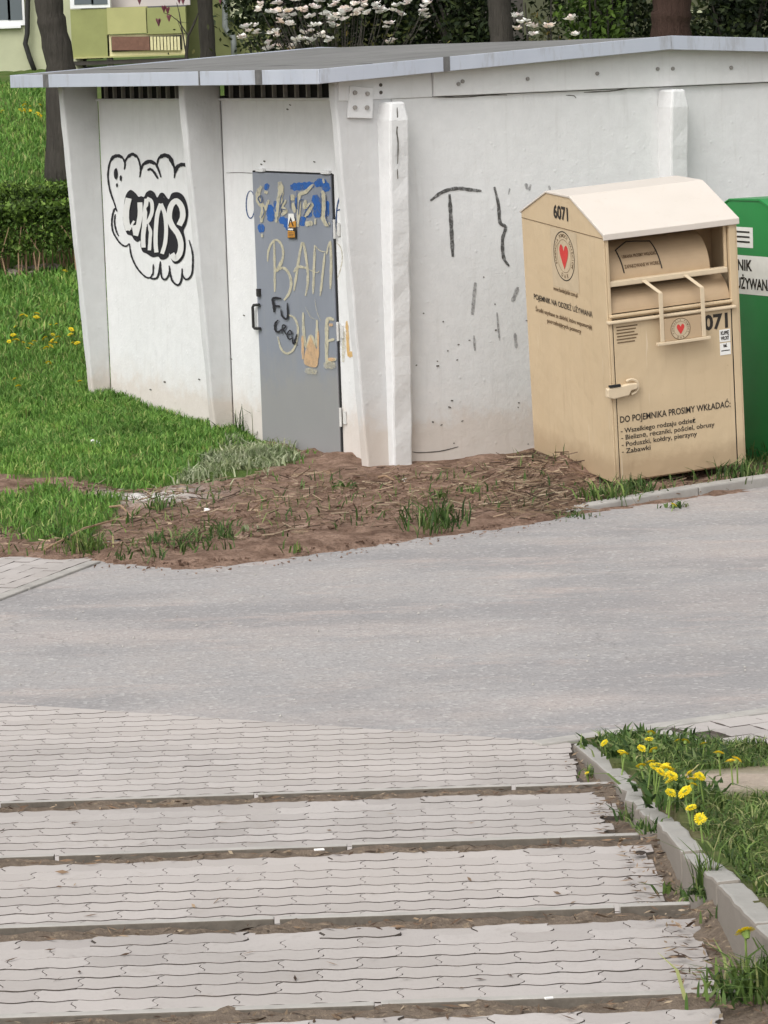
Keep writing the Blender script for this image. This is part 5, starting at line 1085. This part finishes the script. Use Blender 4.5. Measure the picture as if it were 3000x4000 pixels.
# multi stemmed shrub right of the third trunk
def stems_shrub(label, px, Y, hts, name='shrub', leafm='bush_leaf', nl=500, rad=(.8, .5, .7), lz=1.5, ls=.035, cat='shrub', dark=True, cz=None):
    x0 = at(px, 200, Y).x; base = Vector((x0, Y, gzf(x0, Y))); root = empty(name, base); tag(root, label, cat); mb = MB()
    for i in range(hts): a_ = random.random()*6.28; l_ = random.uniform(.5, 1)*lz*1.5; mb.tube([(random.uniform(-.1, .1), random.uniform(-.1, .1), -.1), (math.cos(a_)*.2, math.sin(a_)*.2, l_*.5), (math.cos(a_)*.55*rad[0], math.sin(a_)*.4, l_)], [.035, .022, .008], 6)
    mb.build('stem', M['bark'], root)
    if nl: crown(root, (0, 0, cz or lz), rad, nl, ls, leafm, 'foliage')
    return root
stems_shrub('bare multi stemmed shrub with few blossoms beside the third trunk', 2110, 42, 6, nl=200, rad=(.5, .4, .5), lz=1.5)
# dark evergreens that close the view behind the roof
for px, Y, rad, n_, lab in ((1180, 50, (1.1, .8, 1.5), 2600, 'dark evergreen shrub behind the white magnolia, left one'), (1500, 51, (1.2, .8, 1.6), 3200, 'dark evergreen shrub behind the magnolia, middle one'), (1780, 50, (1.1, .8, 1.6), 3200, 'dark evergreen shrub just left of the third trunk'), (2380, 50, (.9, .8, 1.2), 1900, 'dark evergreen shrub between the bare shrub and the reddish trunk'), (2880, 46, (.8, .8, 1.5), 3200, 'dense dark green shrub in the top right corner'), (2330, 46, (.45, .4, .5), 500, 'small green bush low behind the roof ridge')):
    stems_shrub(lab, px, Y, 8, nl=n_*3, rad=rad, lz=1.5, ls=.05, leafm='dark_leaf' if 'small' not in lab else 'hedge_leaf', name='evergreen_shrub', cz=1.3)
# magnolia with white flowers
def magnolia():
    Y = 40.; x0 = at(1330, 200, Y).x; base = Vector((x0, Y, gzf(x0, Y))); root = empty('magnolia', base); tag(root, 'magnolia bush covered with white blossoms behind the roof', 'magnolia'); mb = MB(); rt = Vector((0, 0, 0))
    spots = [(945, 110), (1000, 115), (985, 130), (1040, 165), (1070, 130), (1085, 140), (1100, 85), (1110, 75), (1130, 55), (1120, 40), (1075, 50), (1060, 55), (1140, 100), (1165, 160), (1180, 150), (1200, 130), (1235, 35), (1230, 100), (1240, 95), (1270, 60), (1290, 100), (1295, 75), (1310, 70), (1335, 55), (1345, 40), (1360, 45), (1350, 75), (1385, 65), (1400, 45), (1430, 60), (1480, 45), (1495, 50), (1200, 165), (1225, 160), (1105, 190), (1130, 185), (1160, 172), (1285, 160), (1020, 40), (1010, 20), (1090, 10), (1155, 12), (1420, 20), (1475, 20), (1540, 35), (1560, 60), (1650, 45), (1660, 20), (1655, 65), (1515, 100), (1530, 165), (1590, 10), (950, 150), (1045, 195), (2015, 65), (2050, 90), (2080, 110), (2220, 75), (2150, 105), (2245, 140), (2090, 145), (2030, 120), (2140, 112), (1250, 140), (1320, 110), (1255, 10), (1300, 20), (1380, 15), (1180, 40), (1210, 70)]
    V = []; tips = []
    for x, y in spots:
        yy = Y+random.uniform(-.5, .5); c_ = at(x, y, yy)-base
        if x < 1800: tips.append(c_)
        n_ = random.choice((2, 3, 3))
        for k in range(n_):
            cc = c_+Vector((random.uniform(-.05, .05), random.uniform(-.05, .05), random.uniform(-.03, .03)))
            for j in range(6):
                a_ = j*1.05+random.random()*.4; d_ = Vector((math.cos(a_), math.sin(a_), random.uniform(.2, 1.1))).normalized(); t_ = d_.cross(Vector((0, 0, 1))).normalized(); l_ = random.uniform(.05, .085); V.append([cc, cc+d_*l_*.6+t_*.035, cc+d_*l_, cc+d_*l_*.6-t_*.035])
    npmesh('blossom', np.array([[tuple(p) for p in q] for q in V]), None, M['petal_white'], root)
    for i in range(9):
        s_ = Vector((random.uniform(-.15, .15), random.uniform(-.1, .1), -.1)); e_ = Vector((random.uniform(-1.1, .9), random.uniform(-.4, .4), random.uniform(1.2, 2.1))); mb.tube([s_, s_.lerp(e_, .5)+Vector((0, 0, .15)), e_], [.035, .022, .008], 6)
    for c_ in tips: s_ = Vector((c_.x*.7, c_.y*.5, max(.4, c_.z-.5))); mb.tube([s_, s_.lerp(c_, .6)+Vector((0, 0, -.04)), c_], [.010, .007, .004], 4)
    mb.build('branch', M['bark'], root)
    n_ = 900; p = np.stack([rng.normal(0, .75, n_), rng.normal(0, .4, n_), rng.uniform(.6, 2.1, n_)], -1); npmesh('foliage', leaves(p, .035), None, M['bush_leaf'], root)
magnolia()
# sapling with pink buds
def sapling():
    Y = 43.; P = [at(x, y, Y) for x, y in ((725, 330), (728, 215), (735, 140), (760, 90), (775, 50))]; base = Vector((P[0].x, Y, gzf(P[0].x, Y))); root = empty('sapling', base); tag(root, 'thin bare sapling with pink magnolia buds in front of the balcony', 'sapling'); mb = MB(); V = []
    mb.tube([(0, 0, -.1)]+[p-base for p in P], [.03, .026, .022, .018, .014, .008], 6)
    for path_, w_ in (([(728, 215), (712, 120), (700, 50), (690, 10)], .012), ([(735, 140), (700, 85), (668, 60), (640, 50)], .010), ([(712, 130), (690, 70)], .006), ([(735, 150), (760, 75)], .010), ([(700, 85), (740, 90)], .005), ([(660, 50), (640, 18)], .005)):
        q = [at(x, y, Y)-base for x, y in path_]; mb.tube(q, [w_*(1-.7*i/(len(q)-1)) for i in range(len(q))], 5)
    mb.build('branch', M['bark'], root)
    for x, y in ((545, 8), (620, 93), (655, 45), (660, 75), (618, 90), (700, 5), (715, 8), (860, 5), (640, 40)):
        c_ = at(x, y, Y)-base
        for j in range(6): a_ = j*1.05; d_ = Vector((math.cos(a_)*.5, math.sin(a_)*.5, .85)); t_ = Vector((-math.sin(a_), math.cos(a_), 0)); V.append([c_-Vector((0, 0, .04)), c_+d_*.04+t_*.02, c_+d_*.075, c_+d_*.04-t_*.02])
    npmesh('bud', np.array([[tuple(p) for p in q] for q in V]), None, M['petal_pink'], root)
sapling()
# ------------------------------------------------------------------ apartment block
AY = 60.0
ap = empty('apartment_building', (0, AY, 2.6)); tag(ap, 'green and cream apartment block with balcony and white windows behind the trees', 'apartment building')
def ar(x0, y0, x1, y1, d0, d1, name, mat, parent=ap, bevel=.0):
    """block on the facade : photo rectangle, from depth d0 (front) to d1 behind the facade line"""
    a_, b_ = at(x0, y1, AY), at(x1, y0, AY); pz = parent.matrix_world.translation if False else Vector((0, AY, 2.6))
    lo = Vector((a_.x, AY+d0, at((x0+x1)/2, y1, AY).z))-pz; hi = Vector((b_.x, AY+d1, at((x0+x1)/2, y0, AY).z))-pz
    return MB().box(lo, hi).build(name, M[mat], parent, bevel)
TOPY = -1900
def wall_open(x0, y0, x1, y1): pass
ar(-700, TOPY, 232, 300, -.3, .5, 'wall', 'render_pale'); ar(-700, 300, 232, 560, -.2, .5, 'plinth', 'plinth_dark')
wn = ar(-60, -330, 85, 102, -.34, -.302, 'window', 'upvc'); ar(40, -330, 76, 80, -.345, -.3405, 'pane', 'pane', wn); ar(-40, -330, 30, 80, -.345, -.3405, 'pane', 'pane', wn); ar(-65, 102, 90, 112, -.40, -.30, 'sill', 'upvc', wn)
ar(233, TOPY, 300, 235, .0, .5, 'wall', 'render_pale')
ar(300, 38, 436, 222, -.9, -.55, 'balcony_wall', 'render_lime'); wn = ar(292, -330, 430, 34, -.92, -.6, 'window', 'upvc'); ar(308, -330, 366, 20, -.93, -.921, 'pane', 'pane', wn); ar(374, -330, 420, 20, -.93, -.921, 'pane', 'pane', wn)
ar(436, -330, 735, 26, -.6, -.4, 'balcony_wall', 'render_mauve'); ar(437, 30, 586, 132, -.95, -.6, 'balcony_panel', 'render_yellow'); ar(587, 30, 735, 132, -.95, -.6, 'balcony_panel', 'render_lime')
rl = ar(437, 132, 735, 214, -.9, -.72, 'railing', 'slat_cream'); ar(452, 142, 720, 197, -.93, -.901, 'recess', 'dark_void', rl)
mb = MB()
for i in range(34):
    pass
for i in range(20): ar(454+i*7.2, 143, 454+i*7.2+5.6, 196, -.965, -.935, 'slat', 'slat_brown', rl)
for i in range(9): ar(602+i*13.0, 143, 602+i*13.0+7.5, 196, -.965, -.935, 'slat', 'slat_cream', rl)
ar(300, 216, 735, 222, -.95, .4, 'balcony_slab', 'render_yellow'); ar(300, 232, 735, 247, -.9, .3, 'beam', 'plinth_dark'); ar(436, 222, 452, 330, -.85, -.6, 'column', 'concrete_edge')
ar(-700, 223, 3800, 560, .3, .5, 'plinth', 'dark_void')
ar(736, TOPY, 985, 222, -.15, .4, 'wall', 'render_olive'); ar(900, -40, 962, 78, -.22, -.152, 'window', 'render_pale'); ar(985, TOPY, 2050, 222, .1, .5, 'wall', 'plinth_dark'); ar(2050, TOPY, 3800, 222, .05, .5, 'wall', 'render_dark')
ar(2660, 40, 2800, 50, -.02, .049, 'ledge', 'render_pale')
ar(300, TOPY, 736, -330, -.3, .4, 'wall', 'render_pale')
pz = Vector((0, AY, 2.6)); Pp = [Vector((at(x, y, AY).x, AY-.3, at(x, y, AY).z))-pz for x, y in ((880, -900), (882, 0), (882, 105), (892, 125), (912, 140), (916, 170), (918, 260))]; MB().tube(Pp, .055, 10).build('downpipe', M['zinc_pipe'], ap, smooth=True)
Pp = [Vector((at(x, y, AY).x, AY-.42, at(x, y, AY).z))-pz for x, y in ((118, -900), (118, 0), (116, 130), (108, 170), (125, 225), (150, 290))]; MB().tube(Pp, .045, 10).build('downpipe', M['black_iron'], ap, smooth=True)
